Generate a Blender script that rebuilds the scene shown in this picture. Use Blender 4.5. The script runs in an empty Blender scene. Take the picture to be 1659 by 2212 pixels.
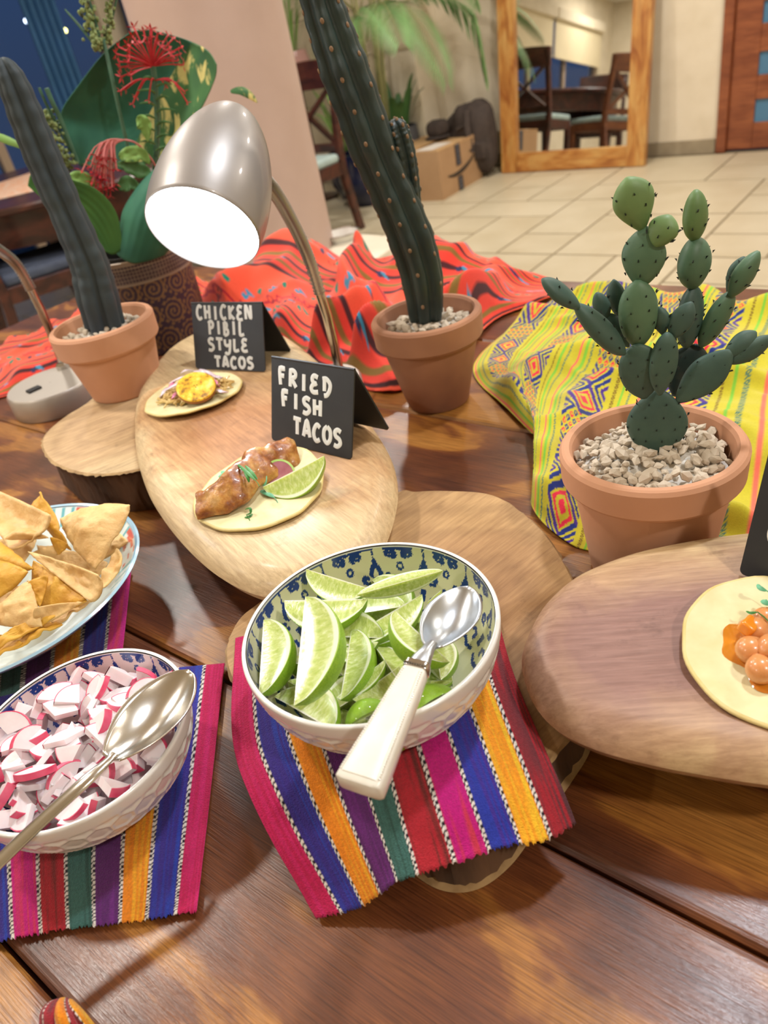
import bpy, bmesh, math, random
import numpy as np
from mathutils import Vector, Matrix, noise

# ------------------------------------------------------------------ camera, world, lights, exposure
sc = bpy.context.scene
COL = sc.collection
T = 0.75                      # height of the buffet table top
HC = 0.44                     # camera height over the table top
F, CX, CY = 1600.0, 829.5, 1106.0          # focal length and centre in pixels of the 1659 x 2212 frame
_dn = Vector((1345 - CX, 3443 - CY, F)).normalized()      # direction of gravity seen by the camera (x right, y down, z forward)
_up = -_dn
_fh = (Vector((0, 0, 1)) - _up * _up.z).normalized()
_rt = _fh.cross(_up)
R = Matrix((_rt, _fh, _up))                # camera axes -> world
CAM = Vector((0, 0, T + HC))
cd = bpy.data.cameras.new('camera')
cam = bpy.data.objects.new('camera', cd)
COL.objects.link(cam)
cd.sensor_fit = 'VERTICAL'
cd.sensor_height = 36.0
cd.lens = 36.0 * F / 2212
cd.clip_start = 0.02
cd.dof.use_dof = True
cd.dof.focus_distance = 0.56
cd.dof.aperture_fstop = 8.0
rc = R @ Matrix(((1, 0, 0), (0, -1, 0), (0, 0, -1)))
cam.matrix_world = Matrix.Translation(CAM) @ rc.to_4x4()
sc.camera = cam
sc.view_settings.view_transform = 'Standard'
sc.view_settings.look = 'None'
sc.view_settings.gamma = 1.0
sc.view_settings.use_curve_mapping = False
sc.view_settings.exposure = -0.28
sc.cycles.max_bounces = 8
sc.cycles.diffuse_bounces = 3
sc.cycles.glossy_bounces = 4
sc.cycles.transmission_bounces = 6
sc.cycles.sample_clamp_indirect = 6.0

AU, AV = Vector((.729, -.6845, 0)), Vector((.6845, .729, 0))     # room axes: u along the planks, v across
ROT = math.atan2(-.6845, .729)
def W(u, v, z):
    return AU * u + AV * v + Vector((0, 0, z))

def lin(h):
    h = h.lstrip('#')
    c = [int(h[i:i + 2], 16) / 255 for i in (0, 2, 4)]
    return tuple(x / 12.92 if x <= .04045 else ((x + .055) / 1.055) ** 2.4 for x in c)

wd = bpy.data.worlds.new('dusk')
sc.world = wd
wd.use_nodes = True
wn = wd.node_tree
bg = wn.nodes['Background']
bg.inputs[1].default_value = 0.55
tcn = wn.nodes.new('ShaderNodeTexCoord')
sxn = wn.nodes.new('ShaderNodeSeparateXYZ')
wn.links.new(tcn.outputs['Generated'], sxn.inputs[0])
rmp = wn.nodes.new('ShaderNodeValToRGB')
rmp.color_ramp.elements[0].position = 0.0
rmp.color_ramp.elements[0].color = (*lin('#50648a'), 1)
rmp.color_ramp.elements[1].position = 0.6
rmp.color_ramp.elements[1].color = (*lin('#3f7fcc'), 1)
wn.links.new(sxn.outputs[2], rmp.inputs[0])
wn.links.new(rmp.outputs[0], bg.inputs[0])

CEIL = 2.7
def area(name, loc, size, power, color, shape='DISK', rot=(0, 0, 0)):
    l = bpy.data.lights.new(name, 'AREA')
    l.shape = shape
    l.size = size
    l.energy = power
    l.color = color
    o = bpy.data.objects.new(name, l)
    o.location = loc
    o.rotation_euler = rot
    COL.objects.link(o)
    return o
WARM = (1.0, .945, .87)
COOL = (.86, .92, 1.0)
DOWNLIGHTS = [(-1.72, .22), (1.3, .1), (-1.9, 4.3), (-.3, 4.0), (.9, 3.0), (-2.9, 1.5), (-2.85, 3.3), (-3.6, -1.8), (-5.2, -2.4), (-1.6, -2.4), (-.09, 1.23)]  # the pair nearest the front wall is added to brighten the mirrored room
for k, (u, v) in enumerate(DOWNLIGHTS):
    area('ceiling_and_fill_light', W(u, v, CEIL - .03), .17, 32, COOL if k == len(DOWNLIGHTS) - 1 else WARM)

# ------------------------------------------------------------------ pixel -> world
def ray(px, py):
    return R @ Vector((px - CX, py - CY, F))
def at(px, py, h=0.0):                    # on the horizontal plane h above the table top
    d = ray(px, py)
    return CAM + d * ((h - HC) / d.z)
def ay(px, py, y):                        # on the vertical plane y = const
    d = ray(px, py)
    return CAM + d * (y / d.y)
def ad(px, py, depth):                    # at a depth along the optical axis
    return CAM + ray(px, py) * (depth / F)
VIEW = lambda P: (CAM - P).normalized()

# ------------------------------------------------------------------ mesh helpers
OFF = {}
class MB:
    def __init__(s):
        s.v, s.f, s.m, s.c = [], [], [], []
    def add(s, vs, fs, mat=0):
        b = len(s.v)
        s.v += [tuple(v) for v in vs]
        s.f += [tuple(i + b for i in f) for f in fs]
        s.m += [mat] * len(fs)
        return s
    def box(s, lo, hi, mat=0, M=None):
        x0, y0, z0 = lo
        x1, y1, z1 = hi
        vs = [Vector(p) for p in ((x0, y0, z0), (x1, y0, z0), (x1, y1, z0), (x0, y1, z0), (x0, y0, z1), (x1, y0, z1), (x1, y1, z1), (x0, y1, z1))]
        if M is not None:
            vs = [M @ v for v in vs]
        return s.add(vs, [(0, 3, 2, 1), (4, 5, 6, 7), (0, 1, 5, 4), (1, 2, 6, 5), (2, 3, 7, 6), (3, 0, 4, 7)], mat)
    def bar(s, a, b, w, d, up=Vector((0, 0, 1)), mat=0):          # rectangular bar from a to b
        a, b = Vector(a), Vector(b)
        t = (b - a).normalized()
        x = t.cross(up)
        if x.length < 1e-4:
            x = t.cross(Vector((0, 1, 0)))
        x.normalize()
        y = x.cross(t)
        vs = [p + x * (sx * w / 2) + y * (sy * d / 2) for p in (a, b) for sx, sy in ((-1, -1), (1, -1), (1, 1), (-1, 1))]
        return s.add(vs, [(0, 1, 2, 3), (7, 6, 5, 4), (0, 4, 5, 1), (1, 5, 6, 2), (2, 6, 7, 3), (3, 7, 4, 0)], mat)
    def rings(s, rs, mat=0, cap0=True, cap1=True, closed=True):
        n = len(rs[0])
        vs = [p for r in rs for p in r]
        fs = []
        for i in range(len(rs) - 1):
            for j in range(n if closed else n - 1):
                k = (j + 1) % n
                fs.append((i * n + j, i * n + k, (i + 1) * n + k, (i + 1) * n + j))
        if cap0:
            fs.append(tuple(reversed(range(n))))
        if cap1:
            fs.append(tuple((len(rs) - 1) * n + j for j in range(n)))
        return s.add(vs, fs, mat)
    def lathe(s, prof, n=48, c=(0, 0, 0), mat=0, cap0=False, cap1=False, fn=None):
        c = Vector(c)
        rs = []
        for r, z in prof:
            ring = []
            for j in range(n):
                a = 2 * math.pi * j / n
                rr = r if fn is None else fn(r, z, a)
                ring.append(c + Vector((rr * math.cos(a), rr * math.sin(a), z)))
            rs.append(ring)
        return s.rings(rs, mat, cap0, cap1)
    def tube(s, pts, rad, n=10, mat=0, caps=True, flat=1.0, up=None, cross=None):
        pts = [Vector(p) for p in pts]
        if not hasattr(rad, '__len__'):
            rad = [rad] * len(pts)
        N = None
        rs = []
        for i, p in enumerate(pts):
            t = (pts[min(i + 1, len(pts) - 1)] - pts[max(i - 1, 0)]).normalized()
            if N is None:
                N = Vector(up) if up is not None else (Vector((0, 0, 1)) if abs(t.z) < .9 else Vector((0, 1, 0)))
            if up is not None:
                N = Vector(up)
            N = (N - t * N.dot(t)).normalized()
            B = t.cross(N)
            ring = []
            for j in range(n):
                a = 2 * math.pi * j / n
                k = 1.0 if cross is None else cross(i, a)
                ring.append(p + (B * math.cos(a) + N * (math.sin(a) * flat)) * (rad[i] * k))
            rs.append(ring)
        return s.rings(rs, mat, caps, caps)
    def grid(s, nu, nv, fn, mat=0, flip=False):
        vs = [fn(i / nu, j / nv) for j in range(nv + 1) for i in range(nu + 1)]
        fs = []
        for j in range(nv):
            for i in range(nu):
                a = j * (nu + 1) + i
                q = (a, a + 1, a + nu + 2, a + nu + 1)
                fs.append(tuple(reversed(q)) if flip else q)
        return s.add(vs, fs, mat)
    def ball(s, c, rad, nu=16, nv=10, M=None, mat=0, fn=None):
        c = Vector(c)
        if not hasattr(rad, '__len__'):
            rad = (rad, rad, rad)
        rs = []
        for j in range(nv + 1):
            ph = math.pi * j / nv - math.pi / 2
            ring = []
            for i in range(nu):
                a = 2 * math.pi * i / nu
                d = Vector((math.cos(ph) * math.cos(a), math.cos(ph) * math.sin(a), math.sin(ph)))
                k = fn(d) if fn else 1.0
                v = Vector((d.x * rad[0] * k, d.y * rad[1] * k, d.z * rad[2] * k))
                ring.append(c + (M @ v if M is not None else v))
            rs.append(ring)
        return s.rings(rs, mat, False, False)
    def mesh(s, name, mats, off=Vector((0, 0, 0)), smooth=True, sharp=40, merge=False):
        me = bpy.data.meshes.new(name)
        me.from_pydata([(v[0] - off.x, v[1] - off.y, v[2] - off.z) for v in s.v], [], s.f)
        for m in (mats if isinstance(mats, (list, tuple)) else [mats]):
            me.materials.append(m)
        if any(s.m):
            me.polygons.foreach_set('material_index', s.m)
        if merge:
            b = bmesh.new()
            b.from_mesh(me)
            bmesh.ops.remove_doubles(b, verts=b.verts, dist=1e-5)
            bmesh.ops.recalc_face_normals(b, faces=b.faces)
            b.to_mesh(me)
            b.free()
        if smooth:
            me.polygons.foreach_set('use_smooth', [True] * len(me.polygons))
            if sharp:
                me.set_sharp_from_angle(angle=math.radians(sharp))
        me.update()
        return me
    def build(s, name, mats, parent=None, smooth=True, sharp=40, col=None, solid=0, bevel=0, subsurf=0, merge=False, soff=1.0):
        off = OFF.get(parent.name, Vector((0, 0, 0))) if parent else Vector((0, 0, 0))
        me = s.mesh(name, mats, off, smooth, sharp, merge)
        if col is not None:
            ca = me.color_attributes.new('Col', 'FLOAT_COLOR', 'POINT')
            c4 = np.ones((len(s.v), 4), dtype=np.float32)
            c4[:, :3] = col
            ca.data.foreach_set('color', c4.ravel())
        o = bpy.data.objects.new(name, me)
        COL.objects.link(o)
        if parent:
            o.parent = parent
            OFF[o.name] = off
        if bevel:
            m = o.modifiers.new('bevel', 'BEVEL')
            m.width = bevel
            m.segments = 2
            m.limit_method = 'ANGLE'
        if subsurf:
            m = o.modifiers.new('sub', 'SUBSURF')
            m.levels = m.render_levels = subsurf
        if solid:
            m = o.modifiers.new('solid', 'SOLIDIFY')
            m.thickness = solid
            m.offset = soff
        return o

def link_mesh(name, me, parent, M):
    o = bpy.data.objects.new(name, me)
    COL.objects.link(o)
    o.parent = parent
    o.matrix_basis = M
    return o
def thing(name, label, cat, loc=(0, 0, 0), rz=None, group=None):
    o = bpy.data.objects.new(name, None)
    o.empty_display_size = .02
    COL.objects.link(o)
    o.location = loc
    o['label'] = label
    o['category'] = cat
    if group:
        o['group'] = group
    if rz is not None:
        o.rotation_euler = (0, 0, rz)           # parts are then built in local coordinates
        OFF[o.name] = Vector((0, 0, 0))
    else:
        OFF[o.name] = Vector(loc)               # parts are built in world coordinates
    return o
def tag(o, label, cat, group=None, kind=None):
    o['label'] = label
    o['category'] = cat
    if group:
        o['group'] = group
    if kind:
        o['kind'] = kind
    return o
def recentre(o):                                # put the origin of a one-mesh thing at the middle of its base
    me = o.data
    n = len(me.vertices)
    a = np.empty(n * 3, dtype=np.float32)
    me.vertices.foreach_get('co', a)
    a = a.reshape(-1, 3)
    c = np.array([a[:, 0].mean(), a[:, 1].mean(), a[:, 2].min()], dtype=np.float32)
    me.vertices.foreach_set('co', (a - c).ravel())
    me.update()
    o.location = [float(x) for x in c]
    return o
def struct(o):
    o['kind'] = 'structure'
    return o

def cr(pts, n, closed=False):                   # Catmull-Rom through points
    pts = [Vector(p) for p in pts]
    m = len(pts)
    out = []
    segs = m if closed else m - 1
    for k in range(n):
        x = k / n * segs if closed else k / (n - 1) * segs
        i = min(int(x), segs - 1)
        t = x - i
        g = (lambda q: pts[q % m]) if closed else (lambda q: pts[max(0, min(m - 1, q))])
        a, b, c, d = g(i - 1), g(i), g(i + 1), g(i + 2)
        out.append(.5 * ((2 * b) + (c - a) * t + (2 * a - 5 * b + 4 * c - d) * t * t + (3 * b - a - 3 * c + d) * t ** 3))
    return out
def interp(pts, t):
    m = len(pts) - 1
    x = max(0, min(1, t)) * m
    i = min(int(x), m - 1)
    return pts[i].lerp(pts[i + 1], x - i)
def coons(left, right, bottom, top, n=60):      # four border polylines (left: bottom->top, bottom: left->right)
    L, Rr, B, Tt = (cr(p, n) for p in (left, right, bottom, top))
    c00, c10, c01, c11 = B[0], B[-1], Tt[0], Tt[-1]
    def f(s, t):
        a = interp(L, t) * (1 - s) + interp(Rr, t) * s
        b = interp(B, s) * (1 - t) + interp(Tt, s) * t
        c = c00 * ((1 - s) * (1 - t)) + c10 * (s * (1 - t)) + c01 * ((1 - s) * t) + c11 * (s * t)
        return a + b - c
    return f
def frame(x, y):                                # rotation with local x along x and y roughly along y
    x = x.normalized()
    z = x.cross(y).normalized()
    y = z.cross(x)
    return Matrix((x, y, z)).transposed()
def vn(x, y, seed=0):                           # numpy value noise
    xi, yi = np.floor(x).astype(np.int64), np.floor(y).astype(np.int64)
    xf, yf = x - xi, y - yi
    xf, yf = xf * xf * (3 - 2 * xf), yf * yf * (3 - 2 * yf)
    def h(a, b):
        n = (a * 374761393 + b * 668265263 + seed * 974711) & 0x7fffffff
        n = ((n ^ (n >> 13)) * 1274126177) & 0x7fffffff
        return ((n ^ (n >> 16)) & 0xffff) / 65535.0
    return (h(xi, yi) * (1 - xf) + h(xi + 1, yi) * xf) * (1 - yf) + (h(xi, yi + 1) * (1 - xf) + h(xi + 1, yi + 1) * xf) * yf
def lc(*hx):
    return [np.array(lin(h)) for h in hx]

# ------------------------------------------------------------------ materials
def new_mat(name):
    m = bpy.data.materials.new(name)
    m.use_nodes = True
    nt = m.node_tree
    return m, nt, nt.nodes['Principled BSDF']
def N(nt, kind, **kw):
    n = nt.nodes.new('ShaderNode' + kind)
    for k, v in kw.items():
        setattr(n, k, v)
    return n
def setin(n, **kw):
    for k, v in kw.items():
        n.inputs[k.replace('_', ' ')].default_value = v
def ramp(nt, stops, src, interp_='LINEAR'):
    r = N(nt, 'ValToRGB')
    cr_ = r.color_ramp
    cr_.interpolation = interp_
    while len(cr_.elements) < len(stops):
        cr_.elements.new(.5)
    for e, (p, c) in zip(cr_.elements, stops):
        e.position = p
        e.color = (*(lin(c) if isinstance(c, str) else c), 1)
    nt.links.new(src, r.inputs[0])
    return r.outputs[0]
def coords(nt, scale=(1, 1, 1), kind='Object', rnd=0.0):
    tc = N(nt, 'TexCoord')
    mp = N(nt, 'Mapping')
    mp.inputs['Scale'].default_value = scale
    nt.links.new(tc.outputs[kind], mp.inputs[0])
    if rnd:
        oi = N(nt, 'ObjectInfo')
        mu = N(nt, 'Math', operation='MULTIPLY')
        mu.inputs[1].default_value = rnd
        nt.links.new(oi.outputs['Random'], mu.inputs[0])
        cb = N(nt, 'CombineXYZ')
        for i in range(3):
            nt.links.new(mu.outputs[0], cb.inputs[i])
        nt.links.new(cb.outputs[0], mp.inputs['Location'])
    return mp.outputs[0]
def ntex(nt, vec, scale, detail=3, rough=.55, dist=0.0):
    n = N(nt, 'TexNoise')
    setin(n, Scale=scale, Detail=detail, Roughness=rough, Distortion=dist)
    nt.links.new(vec, n.inputs['Vector'])
    return n.outputs['Fac']
def math_(nt, op, a, b=0.0):
    n = N(nt, 'Math', operation=op)
    for i, x in enumerate((a, b)):
        if isinstance(x, (int, float)):
            n.inputs[i].default_value = x
        else:
            nt.links.new(x, n.inputs[i])
    return n.outputs[0]
def mixc(nt, fac, a, b, mode='MIX'):
    n = N(nt, 'Mix', data_type='RGBA', blend_type=mode)
    for i, x in ((0, fac), (6, a), (7, b)):
        if isinstance(x, (int, float)):
            n.inputs[i].default_value = x
        elif isinstance(x, str):
            n.inputs[i].default_value = (*lin(x), 1)
        else:
            nt.links.new(x, n.inputs[i])
    return n.outputs[2]
def bump(nt, bs, h, strength=.3, dist=.001):
    b = N(nt, 'Bump')
    setin(b, Strength=strength, Distance=dist)
    nt.links.new(h, b.inputs['Height'])
    nt.links.new(b.outputs[0], bs.inputs['Normal'])
def mat(name, c1, c2=None, scale=20.0, rough=.5, metal=0.0, st=(1, 1, 1), b=0.0, bscale=None, bd=.001, spec=.5, rnd=0.0, lo=.3, hi=.7,
        coat=0.0, sss=0.0, trans=0.0, sheen=0.0, emit=None, es=0.0, ior=None, detail=3, alpha=None, sssr=None):
    m, nt, bs = new_mat(name)
    bs.inputs['Roughness'].default_value = rough
    bs.inputs['Metallic'].default_value = metal
    bs.inputs['Specular IOR Level'].default_value = spec
    bs.inputs['Coat Weight'].default_value = coat
    bs.inputs['Coat Roughness'].default_value = .08
    bs.inputs['Sheen Weight'].default_value = sheen
    bs.inputs['Transmission Weight'].default_value = trans
    if ior:
        bs.inputs['IOR'].default_value = ior
    if sss:
        bs.inputs['Subsurface Weight'].default_value = sss
        bs.inputs['Subsurface Radius'].default_value = sssr or (1.0, .8, .4)
        bs.inputs['Subsurface Scale'].default_value = .004
    if emit:
        bs.inputs['Emission Color'].default_value = (*lin(emit), 1)
        bs.inputs['Emission Strength'].default_value = es
    if c2 is None:
        bs.inputs['Base Color'].default_value = (*lin(c1), 1)
    if c2 is not None or b:
        vec = coords(nt, st, rnd=rnd)
        f = ntex(nt, vec, scale, detail)
        if c2 is not None:
            nt.links.new(ramp(nt, [(lo, c1), (hi, c2)], f), bs.inputs['Base Color'])
        if b:
            f2 = f if bscale is None else ntex(nt, vec, bscale, detail)
            bump(nt, bs, f2, b, bd)
    return m
def mat_col(name, rough=.8, sheen=0.0, b=0.0, bscale=900, bd=.0006, spec=.3, coat=0.0, st=(1, 1, 1), var=0.0):
    m, nt, bs = new_mat(name)                    # colour from the painted pattern 'Col'
    a = N(nt, 'VertexColor', layer_name='Col')
    c = a.outputs[0]
    vec = coords(nt, st)
    if var:
        f = ntex(nt, vec, bscale * .5, 2)
        c = mixc(nt, var, c, ramp(nt, [(.3, (0.25,) * 3), (.7, (1.0,) * 3)], f), 'MULTIPLY')
    nt.links.new(c, bs.inputs['Base Color'])
    setin(bs, Roughness=rough)
    bs.inputs['Sheen Weight'].default_value = sheen
    bs.inputs['Specular IOR Level'].default_value = spec
    bs.inputs['Coat Weight'].default_value = coat
    bs.inputs['Coat Roughness'].default_value = .05
    if b:
        bump(nt, bs, ntex(nt, vec, bscale, 1), b, bd)
    return m
def mat_plank(name, stops, rough=.3, gs=(1.2, 60, 60), patch=(2.2, 7, 7), rnd=9.0, b=.25, dark='#2a1309', coat=.25, spec=.5, grain=.55, gsc=6.0):
    m, nt, bs = new_mat(name)                    # grain along local x
    v1 = coords(nt, patch, rnd=rnd)
    p = ntex(nt, v1, 2.2, 4, .5, .6)
    v2 = coords(nt, gs, rnd=rnd)
    g = ntex(nt, v2, gsc, 4, .6)
    base = ramp(nt, stops, p)
    c = mixc(nt, grain, base, ramp(nt, [(.32, dark), (.62, '#ffffff')], g), 'MULTIPLY')
    nt.links.new(c, bs.inputs['Base Color'])
    setin(bs, Roughness=rough)
    bs.inputs['Specular IOR Level'].default_value = spec
    bs.inputs['Coat Weight'].default_value = coat
    bs.inputs['Coat Roughness'].default_value = .18
    b2 = N(nt, 'Bump')
    setin(b2, Strength=b, Distance=.0012)
    nt.links.new(g, b2.inputs['Height'])
    nt.links.new(b2.outputs[0], bs.inputs['Normal'])
    cn = N(nt, 'Bump')
    setin(cn, Strength=b * .8, Distance=.001)
    nt.links.new(g, cn.inputs['Height'])
    nt.links.new(cn.outputs[0], bs.inputs['Coat Normal'])
    return m
def mat_slab(name, sap, heart, mid, c, ax, ang, r0, ring=0.0, rough=.45, coat=.0):
    m, nt, bs = new_mat(name)                    # board or log slice: heartwood in the middle, pale sapwood outside, streaky grain
    tc = N(nt, 'TexCoord')
    mp = N(nt, 'Mapping', vector_type='TEXTURE')
    mp.inputs['Location'].default_value = (*c, 0)
    mp.inputs['Rotation'].default_value = (0, 0, ang)
    mp.inputs['Scale'].default_value = (ax[0], ax[1], 1)
    nt.links.new(tc.outputs['Object'], mp.inputs[0])
    sep = N(nt, 'SeparateXYZ')
    nt.links.new(mp.outputs[0], sep.inputs[0])
    cb = N(nt, 'CombineXYZ')
    nt.links.new(sep.outputs[0], cb.inputs[0])
    nt.links.new(sep.outputs[1], cb.inputs[1])
    ln = N(nt, 'VectorMath', operation='LENGTH')
    nt.links.new(cb.outputs[0], ln.inputs[0])
    vec = coords(nt, (1, 1, 1))
    n1 = ntex(nt, vec, 14, 4, .6, .5)
    d = math_(nt, 'ADD', ln.outputs['Value'], math_(nt, 'MULTIPLY', math_(nt, 'SUBTRACT', n1, .5), .75))
    base = ramp(nt, [(r0 * .35, heart), (r0 * .8, mid), (r0, sap), (1.0, sap)], d)
    mp2 = N(nt, 'Mapping')
    mp2.inputs['Rotation'].default_value = (0, 0, -ang)
    nt.links.new(tc.outputs['Object'], mp2.inputs[0])
    mp3 = N(nt, 'Mapping')
    mp3.inputs['Scale'].default_value = (8, 90, 90)
    nt.links.new(mp2.outputs[0], mp3.inputs[0])
    g = ntex(nt, mp3.outputs[0], 3.0, 5, .65, .3)
    col = mixc(nt, .5, base, ramp(nt, [(.3, '#8f6f55'), (.7, '#ffffff')], g), 'MULTIPLY')
    if ring:
        wv = math_(nt, 'SINE', math_(nt, 'MULTIPLY', math_(nt, 'ADD', ln.outputs['Value'], math_(nt, 'MULTIPLY', n1, .35)), ring))
        col = mixc(nt, .16, col, ramp(nt, [(.0, '#6e4c30'), (.8, '#ffffff')], math_(nt, 'MULTIPLY_ADD', wv, .5)), 'MULTIPLY')
    blot = ntex(nt, vec, 30, 5, .7)
    col = mixc(nt, .35, col, ramp(nt, [(.28, '#6d5545'), (.42, '#ffffff')], blot), 'MULTIPLY')
    nt.links.new(col, bs.inputs['Base Color'])
    setin(bs, Roughness=rough)
    bs.inputs['Coat Weight'].default_value = coat
    bs.inputs['Coat Roughness'].default_value = .2
    bump(nt, bs, g, .35, .0006)
    return m

M_TABLE = mat_plank('buffet_wood', [(.36, '#5a2f1c'), (.48, '#734022'), (.55, '#834c25'), (.59, '#ad7232'), (.7, '#ba803c')], rough=.36, b=.3, grain=.6, dark='#57301c', coat=.3, gs=(4, 160, 160), patch=(2.6, 6, 6))
M_TABLE2 = mat_plank('buffet_apron_wood', [(.4, '#3a1a10'), (.6, '#5a2a18')], rough=.4)
M_DARKWOOD = mat_plank('dark_red_wood', [(.4, '#3a1a14'), (.6, '#5a2c20')], rough=.35, coat=.2)
M_MIDWOOD = mat_plank('brown_chair_wood', [(.4, '#6a3a22'), (.6, '#84502f')], rough=.4, coat=.1)
M_FRAMEWOOD = mat_plank('honey_frame_wood', [(.36, '#a5622a'), (.5, '#c98c45'), (.64, '#d9a860')], rough=.4, dark='#7a4520', coat=.2)
M_DOORWOOD = mat_plank('red_door_wood', [(.36, '#8a4a2c'), (.64, '#a8623c')], rough=.42, dark='#6a3420', coat=.1)
M_WALL = mat('cream_plaster', '#e9dcc4', '#ded0b6', 6, .85, b=.15, bscale=60, bd=.004)
M_WALLTILE = mat('painted_wall_block', '#e0d2b4', '#d4c5a6', 5, .7, b=.1, bscale=30, bd=.003, rnd=5)
M_CEIL = mat('white_ceiling', '#efe8dc')
M_BASE = mat('stone_baseboard', '#a3957c', '#94866e', 12, .5)
M_TILE = mat('cream_floor_tile', '#d2c6ab', '#c2b496', 3.0, .38, b=.08, bscale=25, bd=.003, rnd=7, detail=5)
M_GROUT = mat('tile_grout', '#93836a', '#837358', 30, .9)
M_COLUMN = mat('pinkish_column_paint', '#c8aea2', '#bfa497', 4, .5, b=.06, bscale=40, bd=.003)
M_TERRA = mat('terracotta', '#d09c7a', '#bf8764', 9, .85, b=.2, bscale=160, bd=.0006, lo=.25, hi=.75)
M_TERRA2 = mat('weathered_terracotta', '#b98563', '#93664f', 8, .85, b=.2, bscale=160, bd=.0006, lo=.35, hi=.65)
M_STONE = mat('beige_gravel', '#e6dac6', '#c9b49a', 60, .9, b=.5, bscale=220, bd=.001, rnd=5)
M_PLASTER = mat('white_plaster', '#e6e2da', '#d8cfc0', 40, .7, b=.4, bscale=120, bd=.001)
M_SLATE = mat('chalkboard_black', '#202227', '#2a2c30', 25, .5, b=.05, bscale=300)
M_CHALK = mat('chalk_marker_white', '#e6e8e6', rough=.7)
M_METAL = mat('brushed_nickel', '#cfccca', rough=.38, metal=1)
M_CHROME = mat('chrome', '#c9c5c0', rough=.14, metal=1)
M_STEEL = mat('spoon_steel', '#d2cec6', rough=.2, metal=1, b=.08, bscale=300, st=(1, 8, 1), bd=.0003)
M_STEEL2 = mat('dull_spoon_steel', '#c6ccd2', rough=.3, metal=1, b=.12, bscale=260, bd=.0003)
M_SHADE = mat('satin_silver_paint', '#a09a96', rough=.42, metal=.45, coat=.3)
M_LAMPBASE = mat('lamp_base_grey', '#bcb4aa', rough=.4, metal=.55)
M_GLOW = mat('lit_lamp_diffuser', '#ffffff', emit='#eef6ff', es=26)
M_BULB = mat('downlight_glow', '#ffffff', emit='#ffe6c4', es=14)
M_BLACK = mat('black_plastic', '#101012', rough=.4)
M_WHITEP = mat('white_porcelain', '#ece9e2', rough=.18, coat=.5)
M_PAINTGLAZE = mat_col('patterned_glaze', rough=.15, spec=.5, coat=.5)
M_ENAMEL = mat_col('enamel_glaze', rough=.18, spec=.5, coat=.6)
M_PEARL = mat('pearl_white_resin', '#eeeadf', '#e2dccc', 40, .3, coat=.3, b=.2, bscale=170, bd=.0006)
M_MAT = mat_col('woven_cotton', rough=.9, sheen=.15, b=.7, bscale=1100, bd=.0012, var=.35)
M_CLOTH = mat_col('cotton_drape', rough=.9, sheen=.2, b=.25, bscale=900, bd=.0006, var=.12)
M_PLANTER = mat_col('ornate_planter_paint', rough=.45, b=.2, bscale=200)
M_LIMEPEEL = mat('lime_peel', '#79ab1c', '#a6cc3a', 40, .32, b=.35, bscale=420, bd=.0007, sss=.15, rnd=4, coat=.2)
M_PITH = mat('lime_pith', '#e6edc6', '#d6e2a8', 60, .5, sss=.2)
M_BARK = mat('log_bark', '#6b4c34', '#3a2819', 30, .95, st=(1, 1, .12), b=.9, bscale=60, bd=.004)
M_BARKFRAY = mat('frayed_bark_edge', '#b8986a', '#8a6c48', 60, .95)
M_TORT = mat('corn_tortilla', '#e6daac', '#d6c792', 40, .8, b=.4, bscale=120, bd=.0008, lo=.35, hi=.7)
M_TORTE = mat('tortilla_toasted', '#e2d096', '#d2b970', 50, .8, b=.4, bscale=120, bd=.0008)
M_CHIP = mat('fried_corn_chip', '#e4c184', '#cc9c58', 45, .6, b=.7, bscale=110, bd=.0025, rnd=6, lo=.25, hi=.75, sss=.1)
M_CHIP2 = mat('golden_corn_chip', '#dba73a', '#c58a24', 45, .6, b=.7, bscale=110, bd=.0022, rnd=6)
M_RADF = mat('radish_flesh', '#f6ecec', '#efdcdf', 60, .3, sss=.35, rnd=4, b=.1, bscale=200, coat=.25, sssr=(1, .6, .6))
M_RADS = mat('radish_skin', '#dd2f5c', '#ee6f8d', 60, .35, rnd=4, coat=.2)
M_FISH = None
M_CARD = mat('cardboard', '#b8946e', '#ab8762', 5, .85)
M_CARDT = mat('cardboard_top', '#cfa878', '#c39b6a', 5, .8)
M_TAPE = mat('printed_black_tape', '#2c2b30', rough=.4)
M_INK = mat('box_print_ink', '#3e3328', rough=.8)
M_LABEL = mat('paper_label', '#efe6dc', rough=.5)
M_BAG = mat('dark_brown_canvas', '#4a3f39', '#3b322e', 20, .9, b=.3, bscale=90, bd=.004)
M_PALM = mat('palm_leaf', '#5f8a4c', '#7fa56a', 4, .5, rnd=3)
M_PALMSTEM = mat('palm_cane', '#a3a06c', '#8c8a58', 10, .6)
M_POTNAVY = mat('navy_glaze', '#141c3a', rough=.2, coat=.5)
M_POTGREY = mat('grey_planter', '#595a5e', rough=.6)
M_POTPINK = mat('pink_glaze', '#c89a94', rough=.15, coat=.6)
M_CUSH = mat('pale_seat_cushion', '#a9bcb8', '#98aaa8', 20, .8)
M_CUSHD = mat('blue_grey_cushion', '#4a5366', '#3d465a', 20, .8)
M_BLIND = mat('cream_roller_blind', '#eadbb8', '#e2d2ae', 3, .8)
M_WINFRAME = mat('beige_window_frame', '#b7a089', rough=.5)
M_GLASS = mat('window_glass', '#dfe8f2', rough=.0, trans=1.0, ior=1.1, spec=.5)
M_BLUEPANE = mat('blue_frosted_pane', '#4f7ea0', rough=.25)
M_MIRROR = mat('mirror_silver', '#f0f2f0', rough=.02, metal=1)
M_CURTAIN = mat('blue_sheer_curtain', '#4b7fb8', '#41729f', 3, .8)
M_NIGHT = mat('dark_blue_curtain', '#2c3f66', '#25375a', 3, .8)

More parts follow.
